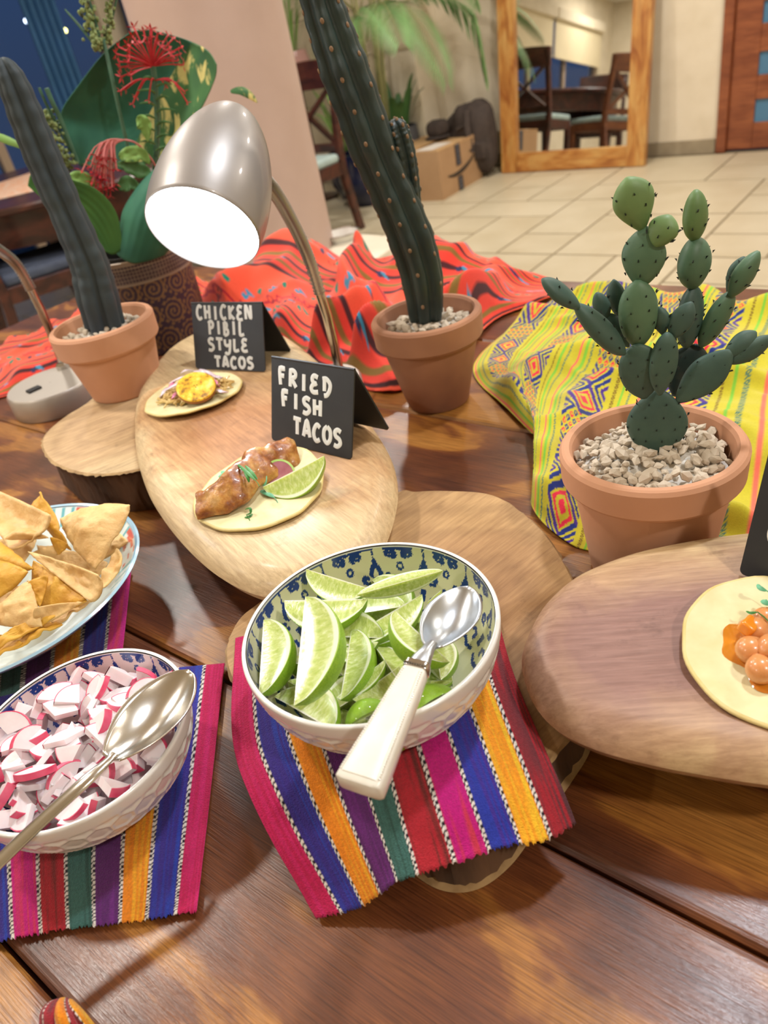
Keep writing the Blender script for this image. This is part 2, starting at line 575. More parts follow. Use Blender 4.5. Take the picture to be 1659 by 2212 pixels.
# ------------------------------------------------------------------ the room
RM = Matrix.Rotation(ROT, 4, 'Z')
def av(px, py, v):
    d = ray(px, py)
    t = v / d.dot(AV)
    P = CAM + d * t
    return P.dot(AU), P.z
def au(px, py, u):
    d = ray(px, py)
    t = u / d.dot(AU)
    P = CAM + d * t
    return P.dot(AV), P.z
def room(name, m, *boxes, bevel=0):
    b = MB()
    for lo, hi in boxes:
        b.box(lo, hi)
    o = b.build(name, m, smooth=False, bevel=bevel)
    o.rotation_euler = (0, 0, ROT)
    return struct(o)
U0, U1, V0, V1 = -6.0, 2.7, -3.9, 5.56
floor = room('floor', M_GROUT, ((U0 - .2, V0 - .2, -.06), (U1 + .2, V1 + .2, -.004)))
room('ceiling', M_CEIL, ((U0, V0, CEIL), (U1, V1, CEIL + .1)))
# floor tiles in a modular pattern of several sizes
random.seed(4)
g = .3333
occ = set()
tiles = {}
nu_, nv_ = 16, 13
for j in range(nv_):
    for i in range(nu_):
        if (i, j) in occ:
            continue
        opts = [(2, 1), (1, 2), (2, 2), (1, 1), (2, 1)]
        random.shuffle(opts)
        for a, b in opts + [(1, 1)]:
            cells = [(i + x, j + y) for x in range(a) for y in range(b)]
            if all(c not in occ and c[0] < nu_ and c[1] < nv_ for c in cells):
                break
        occ.update(cells)
        if (a, b) not in tiles:
            q = MB().box((.007, .007, -.012), (a * g - .007, b * g - .007, 0))
            tiles[(a, b)] = q.mesh('tile', M_TILE, smooth=False)
        link_mesh('tile', tiles[(a, b)], floor, Matrix.Translation((-4.75 + i * g, 1.18 + j * g, 0)))
q = MB()
for lo, hi in (((U0, V0), (U1, 1.18)), ((U0, 1.18), (-4.75, V1)), ((-4.75 + nu_ * g, 1.18), (U1, V1))):
    q.box((lo[0], lo[1], -.012), (hi[0], hi[1], 0))
o = q.build('floor_surface', M_TILE, floor, smooth=False)
# walls
DU0, DU1 = -1.5, -.55
uc = -3.62
room('wall_back', M_WALL, ((uc, V1, 0), (DU0 - .06, V1 + .15, CEIL)), ((DU1 + .06, V1, 0), (U1, V1 + .15, CEIL)), ((DU0 - .06, V1, 2.12), (DU1 + .06, V1 + .15, CEIL)))
wl = room('wall_alcove', M_WALL, ((U0, 5.22, 0), (uc, V1 + .15, CEIL)))
room('wall_right', M_WALL, ((U1, V0, 0), (U1 + .15, V1, CEIL)))
room('wall_front', M_WALL, ((U0, V0 - .15, 0), (U1, V0, CEIL)))
# painted wall blocks on the alcove wall (left of the palm)
bm = MB().box((.004, -.012, .004), (.596, 0, .296)).mesh('wall_block', M_WALLTILE, smooth=False)
for r in range(7):
    for k in range(4):
        link_mesh('wall_block', bm, wl, Matrix.Translation((-6.0 + k * .6 - (r % 2) * .3 * (k > 0), 5.22, .3 + r * .3)))
room('baseboard_back', M_BASE, ((uc, V1 - .015, 0), (DU0 - .07, V1, .085)), ((DU1 + .07, V1 - .015, 0), (U1, V1, .085)))
room('baseboard_alcove', M_BASE, ((U0, 5.205, 0), (uc + .012, 5.22, .085)))
# window wall
wz0, wz1 = .0, 2.25
room('wall_window', M_WALL, ((U0 - .15, V0, wz1), (U0, V1, CEIL)), ((U0 - .15, 4.4, 0), (U0, V1, wz1)), ((U0 - .15, V0, 0), (U0, -3.3, wz1)),
     ((U0 - .15, .35, 0), (U0, .75, wz1)), ((U0 - .15, -3.3, 0), (U0, .35, .72)))
for k, (va, vb, za) in enumerate(((-3.3, .35, .72), (.75, 4.4, 0))):
    fr = MB()
    n = 3
    for i in range(n + 1):
        x = va + (vb - va) * i / n
        fr.box((U0 - .1, x - .035, za), (U0 - .03, x + .035, wz1))
    fr.box((U0 - .1, va, za), (U0 - .03, vb, za + .06)).box((U0 - .1, va, wz1 - .06), (U0 - .03, vb, wz1))
    wo = fr.build('window_%d' % (k + 1), M_WINFRAME, smooth=False)
    wo.rotation_euler = (0, 0, ROT)
    struct(wo)
    for i in range(n):
        a, b = va + (vb - va) * i / n, va + (vb - va) * (i + 1) / n
        MB().box((U0 - .07, a + .03, za + .05), (U0 - .062, b - .03, wz1 - .05)).build('pane', M_GLASS, wo, smooth=False)
# roller blinds over the far window
for k, (a, b) in enumerate(((-3.3, -1.5), (-1.46, .4))):
    t = thing('roller_blind', ('cream roller blind half lowered over the window, farther from the buffet table', 'cream roller blind half lowered over the window, nearer the buffet table')[k], 'blind', W(U0, (a + b) / 2, 1.6), ROT)
    MB().box((.05, a - (a + b) / 2 + .02, .1), (.056, b - (a + b) / 2 - .02, .6)).build('blind_fabric', M_BLIND, t, smooth=False)
    MB().box((.045, a - (a + b) / 2 + .02, .07), (.065, b - (a + b) / 2 - .02, .1)).build('bottom_bar', M_BLIND, t, smooth=False)
    MB().box((.005, a - (a + b) / 2, .58), (.12, b - (a + b) / 2, .72)).build('roller_box', M_WALL, t, smooth=False, bevel=.01)
# curtains of the near window
for k, (a, b, m, lab) in enumerate(((au(62, 60, U0 + .12)[0], au(140, 60, U0 + .12)[0], M_CURTAIN, 'light blue sheer curtain hanging in the dark window'), (au(275, 60, U0 + .12)[0], au(345, 60, U0 + .12)[0], M_NIGHT, 'dark blue curtain hanging in the window beside the column'))):
    q = MB()
    q.grid(60, 2, lambda s, tt: W(U0 + .12 + .03 * math.sin(s * 30), a + (b - a) * s, .05 + 2.2 * tt))
    tag(recentre(q.build('curtain', m, solid=.004)), lab, 'curtain')
# lights outside in the dark garden
for (px, py, m, lab) in ((57, 45, '#e8f2ff', 'small white garden light glowing beyond the dark window'), (140, 66, '#fff08a', 'small yellow garden light glowing beyond the dark window')):
    v_, z_ = au(px, py, -8.2)
    P = W(-8.2, v_, z_)
    t = thing('garden_light', lab, 'lamp', P - Vector((0, 0, z_)))
    MB().ball(P, .024).build('globe', mat('garden_glow', '#ffffff', emit=m, es=14), t)
    MB().tube([P - Vector((0, 0, z_)), P - Vector((0, 0, .02))], .006).build('post', M_BLACK, t)
gr = MB().box((-14, -8, -.3), (U0 - .2, 9, -.05)).build('ground', mat('dark_garden_ground', '#20303a', '#182630', 4, .9), smooth=False)
gr.rotation_euler = (0, 0, ROT)
struct(gr)
# unseen downlights, including the pair added as fill near the front wall
for k, (u, v) in enumerate(DOWNLIGHTS):
    P = W(u, v, CEIL)
    t = thing('recessed_downlight', 'round recessed downlight in the unseen white ceiling, some of the set added as fill light', 'ceiling light', P, group='recessed downlights')
    MB().lathe([(.075, -.001), (.095, -.001), (.1, -.012), (.08, -.012), (.075, -.001)], 24, P).build('trim_ring', M_WHITEP, t)

# door
dz = lambda px, py: av(px, py, V1 - .03)
t = room('door_1', M_DOORWOOD, ((DU0 - .06, V1 - .03, 0), (DU0, V1 + .1, 2.12)), ((DU1, V1 - .03, 0), (DU1 + .06, V1 + .1, 2.12)), ((DU0, V1 - .03, 2.06), (DU1, V1 + .1, 2.12)), bevel=.006)
zs = [(dz(1640, 266)[1], dz(1640, 216)[1]), (dz(1645, 163)[1], dz(1645, 113)[1]), (dz(1650, 51)[1], dz(1650, 2)[1])]
zs.append((2 * zs[2][0] - zs[1][0], 2 * zs[2][1] - zs[1][1]))
st_w = dz(1624, 266)[0] - DU0
lf = MB()
lf.box((DU0, V1 + .0, .01), (DU0 + st_w, V1 + .04, 2.06)).box((DU1 - st_w, V1, .01), (DU1, V1 + .04, 2.06))
zc = .01
for a, b in zs + [(2.06, 2.06)]:
    lf.box((DU0 + st_w, V1 + .001, zc), (DU1 - st_w, V1 + .039, a))
    zc = b
leaf = lf.build('door_leaf', M_DOORWOOD, t, smooth=False, bevel=.004)
for a, b in zs:
    MB().box((DU0 + st_w, V1 + .016, a), (DU1 - st_w, V1 + .024, b)).build('pane', M_BLUEPANE, leaf, smooth=False)
MB().tube([(DU1 - .06, V1 + .002, 1.0), (DU1 - .06, V1 - .05, 1.0), (DU1 - .17, V1 - .05, 1.0)], .011).build('door_handle', M_METAL, leaf)

# round column and the white plinth beside it
colc = ay(502, 240, 3.25)
colc.z = 0
o = MB().lathe([(.275, 0), (.275, CEIL)], 64, colc, cap0=True, cap1=True).build('column', M_COLUMN)
struct(o)
pz = .42
Q1, Q2, Q3 = at(880, 513, pz - T), at(808, 560, pz - T), at(720, 499, pz - T)
L0 = [Q1 + (Q2 - Q1) * 1.15 + (Q3 - Q1) * 1.0, Q1 + (Q2 - Q1) * 1.15, Q1, Q1 + (Q3 - Q1) * 1.0]
m_pl = mat('white_plinth_paint', '#efe7d4', '#e6dcc6', 5, .6)
bmq = MB()
bmq.add([Vector((p.x, p.y, 0)) for p in L0] + [Vector((p.x, p.y, pz)) for p in L0], [(3, 2, 1, 0), (4, 5, 6, 7), (0, 1, 5, 4), (1, 2, 6, 5), (2, 3, 7, 6), (3, 0, 4, 7)])
o = bmq.build('plinth', m_pl, smooth=False, bevel=.006, merge=True)
tag(recentre(o), 'low white plinth standing beside the round column', 'plinth')
P = at(737, 512, pz + .012 - T)
t = thing('shallow_dish', 'small shallow white dish lying on the low white plinth', 'dish', (P.x, P.y, pz))
MB().lathe([(.001, .003), (.05, .003), (.075, .03), (.08, .03), (.056, 0), (.001, 0)], 32, (P.x, P.y, pz)).build('dish_body', M_WHITEP, t)
MB().lathe([(.079, .028), (.084, .031), (.079, .034), (.075, .031), (.079, .028)], 32, (P.x, P.y, pz)).build('rim', M_CHROME, t)

# ------------------------------------------------------------------ mirror
mw, mh, mt = 1.075, 2.05, .05
t = thing('leaning_mirror', 'tall wood-framed mirror leaning on the cream wall beside the door', 'mirror', W(-3.01, 5.27, 0), ROT)
tilt = math.atan(.24 / mh)
t.rotation_euler = (-tilt, 0, ROT)
t.rotation_mode = 'XYZ'
t.matrix_basis = Matrix.Translation(W(-3.01, 5.27, .004)) @ RM @ Matrix.Rotation(-tilt, 4, 'X')
fw_ = .125
fm = lambda lo, hi, nm: MB().box(lo, hi).build(nm, M_FRAMEWOOD, t, smooth=False, bevel=.006)
# stiles are laid out along local x so that the grain runs along them
def stile(x):
    b = MB().box((0, 0, 0), (mh, fw_, mt))
    me = b.mesh('stile', M_FRAMEWOOD, smooth=False)
    return link_mesh('stile', me, t, Matrix.Translation((x, mt, 0)) @ Matrix(((0, 1, 0, 0), (0, 0, -1, 0), (1, 0, 0, 0), (0, 0, 0, 1))))
stile(0)
stile(mw - fw_)
fm((fw_, .002, 0), (mw - fw_, mt, .13), 'bottom_rail')
fm((fw_, .002, mh - .13), (mw - fw_, mt, mh), 'top_rail')
MB().box((fw_ - .01, mt * .5, .12), (mw - fw_ + .01, mt * .5 + .006, mh - .12)).build('glass', M_MIRROR, t, smooth=False)

# ------------------------------------------------------------------ cardboard box
A, B_, C_ = at(958, 433, -T), at(1035, 388, -T), at(868, 424, -T)
ex = (B_ - A)
ex.z = 0
ey = Vector((-ex.y, ex.x, 0))
sx_, sy_, sz_ = .6, .5, .315
t = thing('cardboard_box', 'brown cardboard shipping box with black printed tape, on the floor by the mirror', 'box', A, math.atan2(ex.y, ex.x))
b = MB().box((0, 0, 0), (sx_, sy_, sz_))
b.f.pop(1), b.m.pop()
b.build('body', M_CARD, t, smooth=False, solid=.005, soff=-1)
MB().box((-.004, -.004, sz_), (sx_ + .004, sy_ * .5 - .004, sz_ + .006), M=Matrix.Translation((0, 0, 0)) @ Matrix.Rotation(math.radians(2), 4, 'Y')).build('flap', M_CARDT, t, smooth=False)
MB().box((-.004, sy_ * .5, sz_), (sx_ + .004, sy_ + .004, sz_ + .006)).build('flap', M_CARDT, t, smooth=False)
MB().box((sx_ * .03, .06, sz_ + .009), (sx_ * .5, .2, sz_ + .011), M=Matrix.Rotation(math.radians(2), 4, 'Y')).build('paper_label', M_LABEL, t, smooth=False)
tw = sx_ * .45
MB().box((tw - .035, -.003, sz_ * .53), (tw + .035, -.001, sz_)).build('tape', M_TAPE, t, smooth=False)
MB().box((tw - .035, -.003, .0), (tw + .035, -.001, sz_ * .31)).build('tape', M_TAPE, t, smooth=False)
# smile arrow printed on the face
sm = [Vector((sx_ * (.17 + .66 * k / 14), -.004, sz_ * (.42 - .3 * (k / 14) * (1 - k / 14) * 1.2 + .17 * (k / 14) ** 1.3))) for k in range(15)]
b = MB().tube(sm, [.004 + .011 * math.sin(math.pi * (k + .8) / 16) for k in range(15)], 8, flat=.15, up=(0, -1, 0))
e_ = sm[-1]
b.tube([e_ + Vector((-.06, 0, .035)), e_ + Vector((.02, 0, .045)), e_ + Vector((.012, 0, -.05))], .008, 8, flat=.15, up=(0, -1, 0))
b.build('smile_arrow', M_INK, t)
# dashes of the tape's print
m_tp = mat('faded_tape_print', '#6f7382')
for z0, z1, n in ((sz_ * .55, sz_ * .98, 7), (.012, sz_ * .29, 4)):
    for k in range(n):
        zz = z0 + (z1 - z0) * (k + .5) / n
        MB().box((tw - .016, -.0042, zz - .005), (tw + .016 - .008 * (k % 2), -.0032, zz + .004)).build('tape_print', m_tp, t, smooth=False)

# ------------------------------------------------------------------ bags behind the box
def lump(name, label, cat, c, rad, seed, rot=0.0, amp=.16, extra=None):
    M = Matrix.Rotation(rot, 3, 'Z')
    t_ = thing(name, label, cat, Vector((c.x, c.y, 0 if c.z - rad[2] < .1 else c.z - rad[2])))
    def fn(d):
        return 1 + amp * noise.noise(d * 1.7 + Vector((seed, 0, 0))) + .04 * noise.noise(d * 6 + Vector((seed, 9, 0)))
    b_ = MB().ball(c, rad, 32, 20, M, fn=lambda d: fn(d) * (1 / max(abs(d.x) ** 3 + abs(d.y) ** 3 + abs(d.z) ** 3, .05) ** (1 / 3) * .93))
    for i, v in enumerate(b_.v):
        if v[2] < .004:
            b_.v[i] = (v[0], v[1], .004)
    b_.build('bag_body', M_BAG, t_)
    return t_
def on_v(px, py, v):
    u_, z_ = av(px, py, v)
    return W(u_, v, z_)
P = on_v(1030, 345, 5.24)
t = lump('backpack', 'slouching dark brown backpack on the floor between the box and the mirror', 'bag', Vector((P.x, P.y, .26)), (.18, .14, .26), 3, ROT)
P2 = on_v(1030, 300, 5.05)
MB().tube([Vector((P.x - .06, P.y - .10, .47)), Vector((P.x - .08, P.y - .15, .38)), Vector((P.x - .07, P.y - .18, .2))], [.02, .022, .02], 8, flat=.4).build('shoulder_strap', M_BAG, t)
MB().box((-.07, -.02, -.06), (.07, .015, .06), M=Matrix.Translation((P.x - .02, P.y - .15, .2)) @ Matrix.Rotation(ROT, 4, 'Z')).build('pocket', M_BAG, t, bevel=.02)
P = on_v(1016, 282, 5.25)
t = lump('duffel_bag', 'soft dark brown duffel bag heaped on top of the backpack', 'bag', Vector((P.x, P.y + .02, P.z + .02)), (.19, .15, .12), 8, ROT)
MB().tube([P + Vector((-.12, -.10, .04)), P + Vector((-.03, -.14, .07)), P + Vector((.07, -.15, .04))], .012, 8).build('handle', M_BAG, t)
P = at(948, 297, sz_ + .006 - T) + Vector((0, 0, .062))
t = lump('round_cap', 'rounded dark brown cap resting on top of the cardboard box', 'cap', P, (.085, .08, .062), 12, ROT, .03)
MB().ball(P + Vector((-.01, -.03, -.052)), (.095, .09, .010), 24, 8).build('brim', M_BAG, t)

# ------------------------------------------------------------------ dining table and chairs
def chair(label, loc, rz, wood, cushion, group=None):
    t = thing('dining_chair', label, 'chair', loc, rz, group)
    w = .23
    for s in (-1, 1):
        MB().bar((s * w, .2, 0), (s * (w - .005), .2, .43), .045, .045).build('leg', wood, t, smooth=False, bevel=.004)
        q_ = MB()
        pts = [Vector((s * (w - .0), -.27, 0)), Vector((s * w, -.22, .25)), Vector((s * w, -.2, .45)), Vector((s * w, -.235, .72)), Vector((s * w, -.29, .97))]
        rs = []
        for p in cr(pts, 12):
            rs.append([p + Vector((a, b_, 0)) for a, b_ in ((-.02, -.024), (.02, -.024), (.02, .024), (-.02, .024))])
        q_.rings(rs)
        q_.build('back_post', wood, t, smooth=False, bevel=.004)
    for a, b_ in (((-w, .2, .4), (w, .2, .4)), ((-w, -.2, .4), (w, -.2, .4)), ((-w, -.2, .4), (-w, .2, .4)), ((w, -.2, .4), (w, .2, .4))):
        MB().bar(a, b_, .03, .075).build('seat_rail', wood, t, smooth=False, bevel=.003)
    q_ = MB()
    rs = []
    for y, z in ((-.305, .985), (-.262, .985), (-.25, .84), (-.282, .84)):
        rs.append([Vector((-w - .03 + (2 * w + .06) * k / 8, y - .03 * math.sin(math.pi * k / 8), z + .012 * math.sin(math.pi * k / 8) * (z > .9))) for k in range(9)])
    q_.rings([[rs[j][k] for j in range(4)] for k in range(9)])
    q_.build('top_rail', wood, t, smooth=False, bevel=.004)
    MB().bar((-w, -.21, .52), (w, -.21, .52), .03, .05).build('lower_rail', wood, t, smooth=False, bevel=.003)
    MB().bar((-w + .03, -.265, .85), (w - .03, -.215, .54), .022, .035, Vector((0, 1, 0))).build('cross_brace', wood, t, smooth=False, bevel=.003)
    MB().bar((w - .03, -.272, .85), (-w + .03, -.222, .54), .022, .035, Vector((0, 1, 0))).build('cross_brace', wood, t, smooth=False, bevel=.003)
    q_ = MB().box((-w - .01, -.18, .435), (w + .01, .235, .49))
    q_.build('seat_cushion', cushion, t, bevel=.02)
    return t
chair('reddish brown cross-back dining chair beside the round column', W(-3.58, 3.68, 0), ROT + math.pi, M_DARKWOOD, M_CUSH)
chair('brown cross-back dining chair with pale cushion, seen only in the mirror', W(-3.3, 2.75, 0), ROT + math.pi * .6, M_MIDWOOD, M_CUSH)
Pc = at(68, 572, .47 - T)
chair('dark dining chair with blue-grey seat tucked beneath the dining table', Vector((Pc.x - .02, Pc.y + .05, 0)), math.radians(-62), M_DARKWOOD, M_CUSHD)
tc_ = W(-4.2, 2.45, 0)
t = thing('dining_table', 'large round dark wooden dining table by the blue window', 'table', tc_)
MB().lathe([(.001, .75), (.92, .75), (.93, .74), (.93, .722), (.915, .715), (.001, .715)], 72, tc_).build('tabletop', M_DARKWOOD, t)
MB().lathe([(.84, .715), (.84, .56), (.8, .56), (.8, .715)], 72, tc_).build('apron', M_DARKWOOD, t)
for k in range(4):
    a = k * math.pi / 2 + .5
    P = tc_ + Vector((math.cos(a), math.sin(a), 0)) * .76
    MB().lathe([(.028, 0), (.03, .05), (.04, .3), (.05, .5), (.045, .58), (.055, .6), (.055, .715)], 16, P, cap0=True).build('leg', M_DARKWOOD, t)
pm = [at(-40, 408, .002), at(70, 372, .002), at(66, 403, .002), at(78, 412, .002), at(-40, 440, .002)]
c_ = at(8, 405, .003)
q = MB()
q.add([c_] + pm, [(0, 2, 1), (0, 3, 2), (0, 4, 3), (0, 5, 4), (0, 1, 5)])
m_, nt_, bs_ = new_mat('orange_floral_placemat')
nt_.links.new(ramp(nt_, [(.38, '#e9dccb'), (.5, '#f0a06a'), (.6, '#efe3d4'), (.72, '#d8784a')], ntex(nt_, coords(nt_), 22, 3)), bs_.inputs['Base Color'])
bs_.inputs['Roughness'].default_value = .7
tag(recentre(q.build('placemat', m_, smooth=False, solid=.002)), 'cream and orange patterned placemat on the dining table', 'placemat')

# sideboard with a speaker box and glass ornaments against the front wall (seen in the mirror)
t = thing('sideboard', 'dark wooden sideboard against the far wall, seen in the mirror', 'cabinet', W(-4.6, V0 + .01, 0), ROT)
MB().box((0, 0, .08), (1.6, .45, .85)).build('body', M_DARKWOOD, t, smooth=False, bevel=.006)
for k in range(3):
    d_o = MB().box((.03 + k * .52, .45, .12), (.53 + k * .52, .468, .82)).build('door', M_DARKWOOD, t, smooth=False, bevel=.004)
    MB().ball((.5 + k * .52 - .03, .48, .5), .014).build('knob', M_METAL, d_o)
t = thing('black_speaker', 'black box speaker on the dark sideboard, seen in the mirror', 'speaker', W(-4.35, V0 + .12, .852), ROT)
MB().box((0, 0, 0), (.45, .28, .34)).build('cabinet', M_BLACK, t, smooth=False, bevel=.01)
for k in range(2):
    MB().lathe([(.001, .004), (.06, .012), (.085, .012), (.09, 0)], 24, (0, 0, 0)).build('cone', M_POTGREY, t).matrix_basis = Matrix.Translation((.13 + .2 * k, .281, .15)) @ Matrix.Rotation(-math.pi / 2, 4, 'X')
t = thing('glass_vase', 'clear glass vase with white balls on the black speaker', 'vase', W(-4.05, V0 + .26, 1.194))
Pv = W(-4.05, V0 + .26, 1.194)
MB().lathe([(.001, 0), (.05, 0), (.08, .08), (.07, .2), (.1, .3), (.096, .3), (.066, .2), (.075, .08), (.045, .01), (.001, .01)], 24, Pv).build('vase_glass', M_GLASS, t)
for k in range(4):
    MB().ball(Pv + Vector((.025 * math.cos(k * 1.7), .025 * math.sin(k * 1.7), .04 + .035 * k)), .026, 10, 8).build('ball', M_WHITEP, t)

# ------------------------------------------------------------------ plants along the back wall
random.seed(12)
def frond(mb, base, direction, length, droop, nleaf, leaf, width, stem_r=.006, up0=.9):
    pts = []
    d = Vector(direction).normalized()
    side = d.cross(Vector((0, 0, 1))).normalized()
    for k in range(13):
        s = k / 12
        pts.append(base + d * (length * s * (1 - .12 * s)) + Vector((0, 0, length * (up0 * s - droop * s * s))))
    mb.tube(pts, [stem_r * (1 - .8 * k / 12) for k in range(13)], 5, mat=1)
    for k in range(nleaf):
        s = .22 + .78 * k / (nleaf - 1)
        P = interp(pts, s)
        tg = (interp(pts, min(1, s + .05)) - interp(pts, s - .05)).normalized()
        L = leaf * (math.sin(math.pi * (.18 + .75 * s)) ** .7)
        for sg in (-1, 1):
            e = (tg * .75 + side * sg * .75 + Vector((0, 0, -.15))).normalized()
            drop = Vector((0, 0, -.28 * L))
            a, b_, c2 = P, P + e * L * .5 + drop * .15, P + e * L + drop
            n_ = e.cross(tg).normalized().cross(e) * (width / 2)
            mb.add([a, b_ + n_, c2, b_ - n_], [(0, 1, 2, 3)])
PB = on_v(822, 290, 4.95)
PB.z = 0
t = thing('areca_palm', 'tall areca palm in a grey planter in front of the cream wall', 'plant', PB)
q = MB().lathe([(.001, .02), (.15, .02), (.17, .02), (.2, .36), (.185, .36), (.16, .3), (.001, .3)], 4, PB)
q = MB().box((-.19, -.19, 0), (.19, .19, .4), M=Matrix.Translation(PB) @ RM)
q.build('planter', M_POTGREY, t, smooth=False, bevel=.012)
MB().box((-.17, -.17, .395), (.17, .17, .405), M=Matrix.Translation(PB) @ RM).build('soil', M_BARK, t, smooth=False)
for k in range(7):
    a = k * .9
    p0 = PB + Vector((.07 * math.cos(a), .07 * math.sin(a), .4))
    MB().tube([p0, p0 + Vector((.03 * math.cos(a), .03 * math.sin(a), .45)), p0 + Vector((.09 * math.cos(a), .09 * math.sin(a), .95))], [.016, .013, .009], 7).build('cane', M_PALMSTEM, t)
FR = [((.9, -.25, 0), 1.15, 1.25, .95), ((.75, -.1, 0), 1.2, .75, .9), ((-.75, -.35, 0), .95, .9, .9), ((-.3, -.8, 0), .85, .95, .9), ((.5, -.75, 0), .85, 1.25, .8),
      ((.2, .3, 0), .7, .35, 1.2), ((-.5, .2, 0), .8, .4, 1.2), ((.7, .2, 0), .9, .5, 1.1), ((-.9, -.1, 0), 1.05, .75, 1.0), ((.15, -.9, 0), .9, 1.0, 1.0), ((.95, -.5, 0), 1.0, .85, .85), ((-.2, -.5, 0), .9, .5, 1.2)]
for k, (d, L, dr, u0) in enumerate(FR):
    q = MB()
    frond(q, PB + Vector((.05 * d[0], .05 * d[1], 1.0 + .1 * (k % 3))), d, L, dr, 40, .30, .010, up0=u0)
    for i, v_ in enumerate(q.v):
        pv = Vector(v_)
        lim = 5.17 if pv.dot(AU) < uc + .05 else 5.22
        if pv.dot(AV) > lim:
            q.v[i] = tuple(pv - AV * (pv.dot(AV) - lim) + AV * (.02 * math.sin(i)))
        if pv.dot(AU) > -3.08:
            pv = Vector(q.v[i])
            q.v[i] = tuple(pv - AU * (pv.dot(AU) + 3.08) * .8)
    q.build('frond', [M_PALM, M_PALMSTEM], t, smooth=False)
# low bushy plants
def bush(name, label, P, r_, h_, n, m, pot, ph, pr_, seed, strap=True):
    random.seed(seed)
    t_ = thing(name, label, 'plant', P)
    MB().lathe([(.001, 0), (pr_ * .6, 0), (pr_ * .95, ph * .3), (pr_, ph * .55), (pr_ * .86, ph), (pr_ * .78, ph), (pr_ * .8, ph * .9), (.001, ph * .9)], 32, P).build('pot', pot, t_)
    for k in range(n):
        a = k * 2.4
        tip = P + Vector((math.cos(a) * r_ * (.4 + .6 * random.random()), math.sin(a) * r_ * (.4 + .6 * random.random()), ph + h_ * (.5 + .5 * random.random())))
        b0 = P + Vector((math.cos(a) * pr_ * .35, math.sin(a) * pr_ * .35, ph * .9))
        mid = b0.lerp(tip, .55) + Vector((0, 0, .16 * h_))
        q_ = MB()
        ct = cr([b0, mid, tip], 9)
        sd = (tip - b0).cross(Vector((0, 0, 1))).normalized()
        wv = (.011 if strap else .026)
        vs = []
        for i, p in enumerate(ct):
            w_ = wv * math.sin(math.pi * (.1 + .9 * i / 8)) ** .8
            vs += [p - sd * w_ + Vector((0, 0, w_ * .4)), p, p + sd * w_ + Vector((0, 0, w_ * .4))]
        fs = []
        for i in range(8):
            for j in range(2):
                a0 = i * 3 + j
                fs.append((a0, a0 + 1, a0 + 4, a0 + 3))
        q_.add(vs, fs)
        q_.build('leaf', m, t_)
    return t_
M_LEAF1 = mat('bright_green_leaf', '#6f9a48', '#8ab25c', 8, .5)
M_LEAF2 = mat('mid_green_leaf', '#3f6a38', '#4f7c44', 8, .5)
P = on_v(800, 420, 4.6)
P.z = 0
bush('potted_snake_plant', 'plant in a round dark navy glazed pot on the tiled floor', P, .28, .55, 14, M_LEAF2, M_POTNAVY, .36, .21, 5)
P = on_v(745, 300, 4.8)
P.z = 0
bush('potted_spider_plant', 'bright green strap-leaved plant behind the cross-back chair', P, .35, .5, 16, M_LEAF1, M_POTNAVY, .34, .17, 6)
P = on_v(862, 262, 5.05)
P.z = 0
bush('potted_pothos', 'leafy green plant in a grey pot under the palm fronds', P, .3, .35, 14, M_LEAF2, M_POTGREY, .42, .15, 7, False)
# side table with a pink pot, between the column and the tall cactus
P = on_v(640, 168, 4.75)
t = thing('plant_stand', 'narrow dark stand carrying the glossy pink pot', 'stand', Vector((P.x, P.y, 0)))
MB().lathe([(.001, P.z), (.17, P.z), (.17, P.z - .025), (.001, P.z - .025)], 32, (P.x, P.y, 0)).build('stand_top', M_DARKWOOD, t)
MB().lathe([(.03, .03), (.03, P.z - .02)], 16, (P.x, P.y, 0)).build('pole', M_DARKWOOD, t)
MB().lathe([(.001, 0), (.14, 0), (.14, .02), (.03, .04)], 32, (P.x, P.y, 0)).build('base', M_DARKWOOD, t)
bush('potted_fern', 'arching green plant in a glossy pink pot on a dark stand', P, .35, .4, 12, M_LEAF1, M_POTPINK, .17, .13, 9)

# ------------------------------------------------------------------ the buffet table
t = thing('buffet_table', 'long dark-stained plank table carrying the taco buffet', 'table', W(0, 0, 0), ROT)
tv = [-.46, -.232, -.004, .226, .455, .683, .912, 1.17]
u0, u1 = -1.72, 1.05
for k in range(len(tv) - 1):
    wdt = tv[k + 1] - tv[k]
    q = MB()
    g_ = .0013
    prof = [(g_, -.035), (g_, -.004), (g_ + .0025, -.0008), (g_ + .006, 0), (wdt - g_ - .006, 0), (wdt - g_ - .0025, -.0008), (wdt - g_, -.004), (wdt - g_, -.035)]
    q.rings([[Vector((x, y, z)) for y, z in prof] for x in (0, u1 - u0)])
    o = q.build('plank', M_TABLE, t, smooth=False)
    o.location = (u0, tv[k], T)
MB().box((u0 + .04, tv[0] + .01, T - .06), (u1 - .04, tv[-1] - .01, T - .036)).build('underframe', M_TABLE2, t, smooth=False)
for y in (tv[0] + .06, tv[-1] - .1):
    MB().box((u0 + .1, y, T - .16), (u1 - .1, y + .03, T - .06)).build('apron', M_TABLE2, t, smooth=False)
for x in (u0 + .1, u1 - .2):
    for y in (tv[0] + .05, tv[-1] - .15):
        MB().box((x, y, 0), (x + .09, y + .09, T - .06)).build('leg', M_TABLE2, t, smooth=False, bevel=.008)

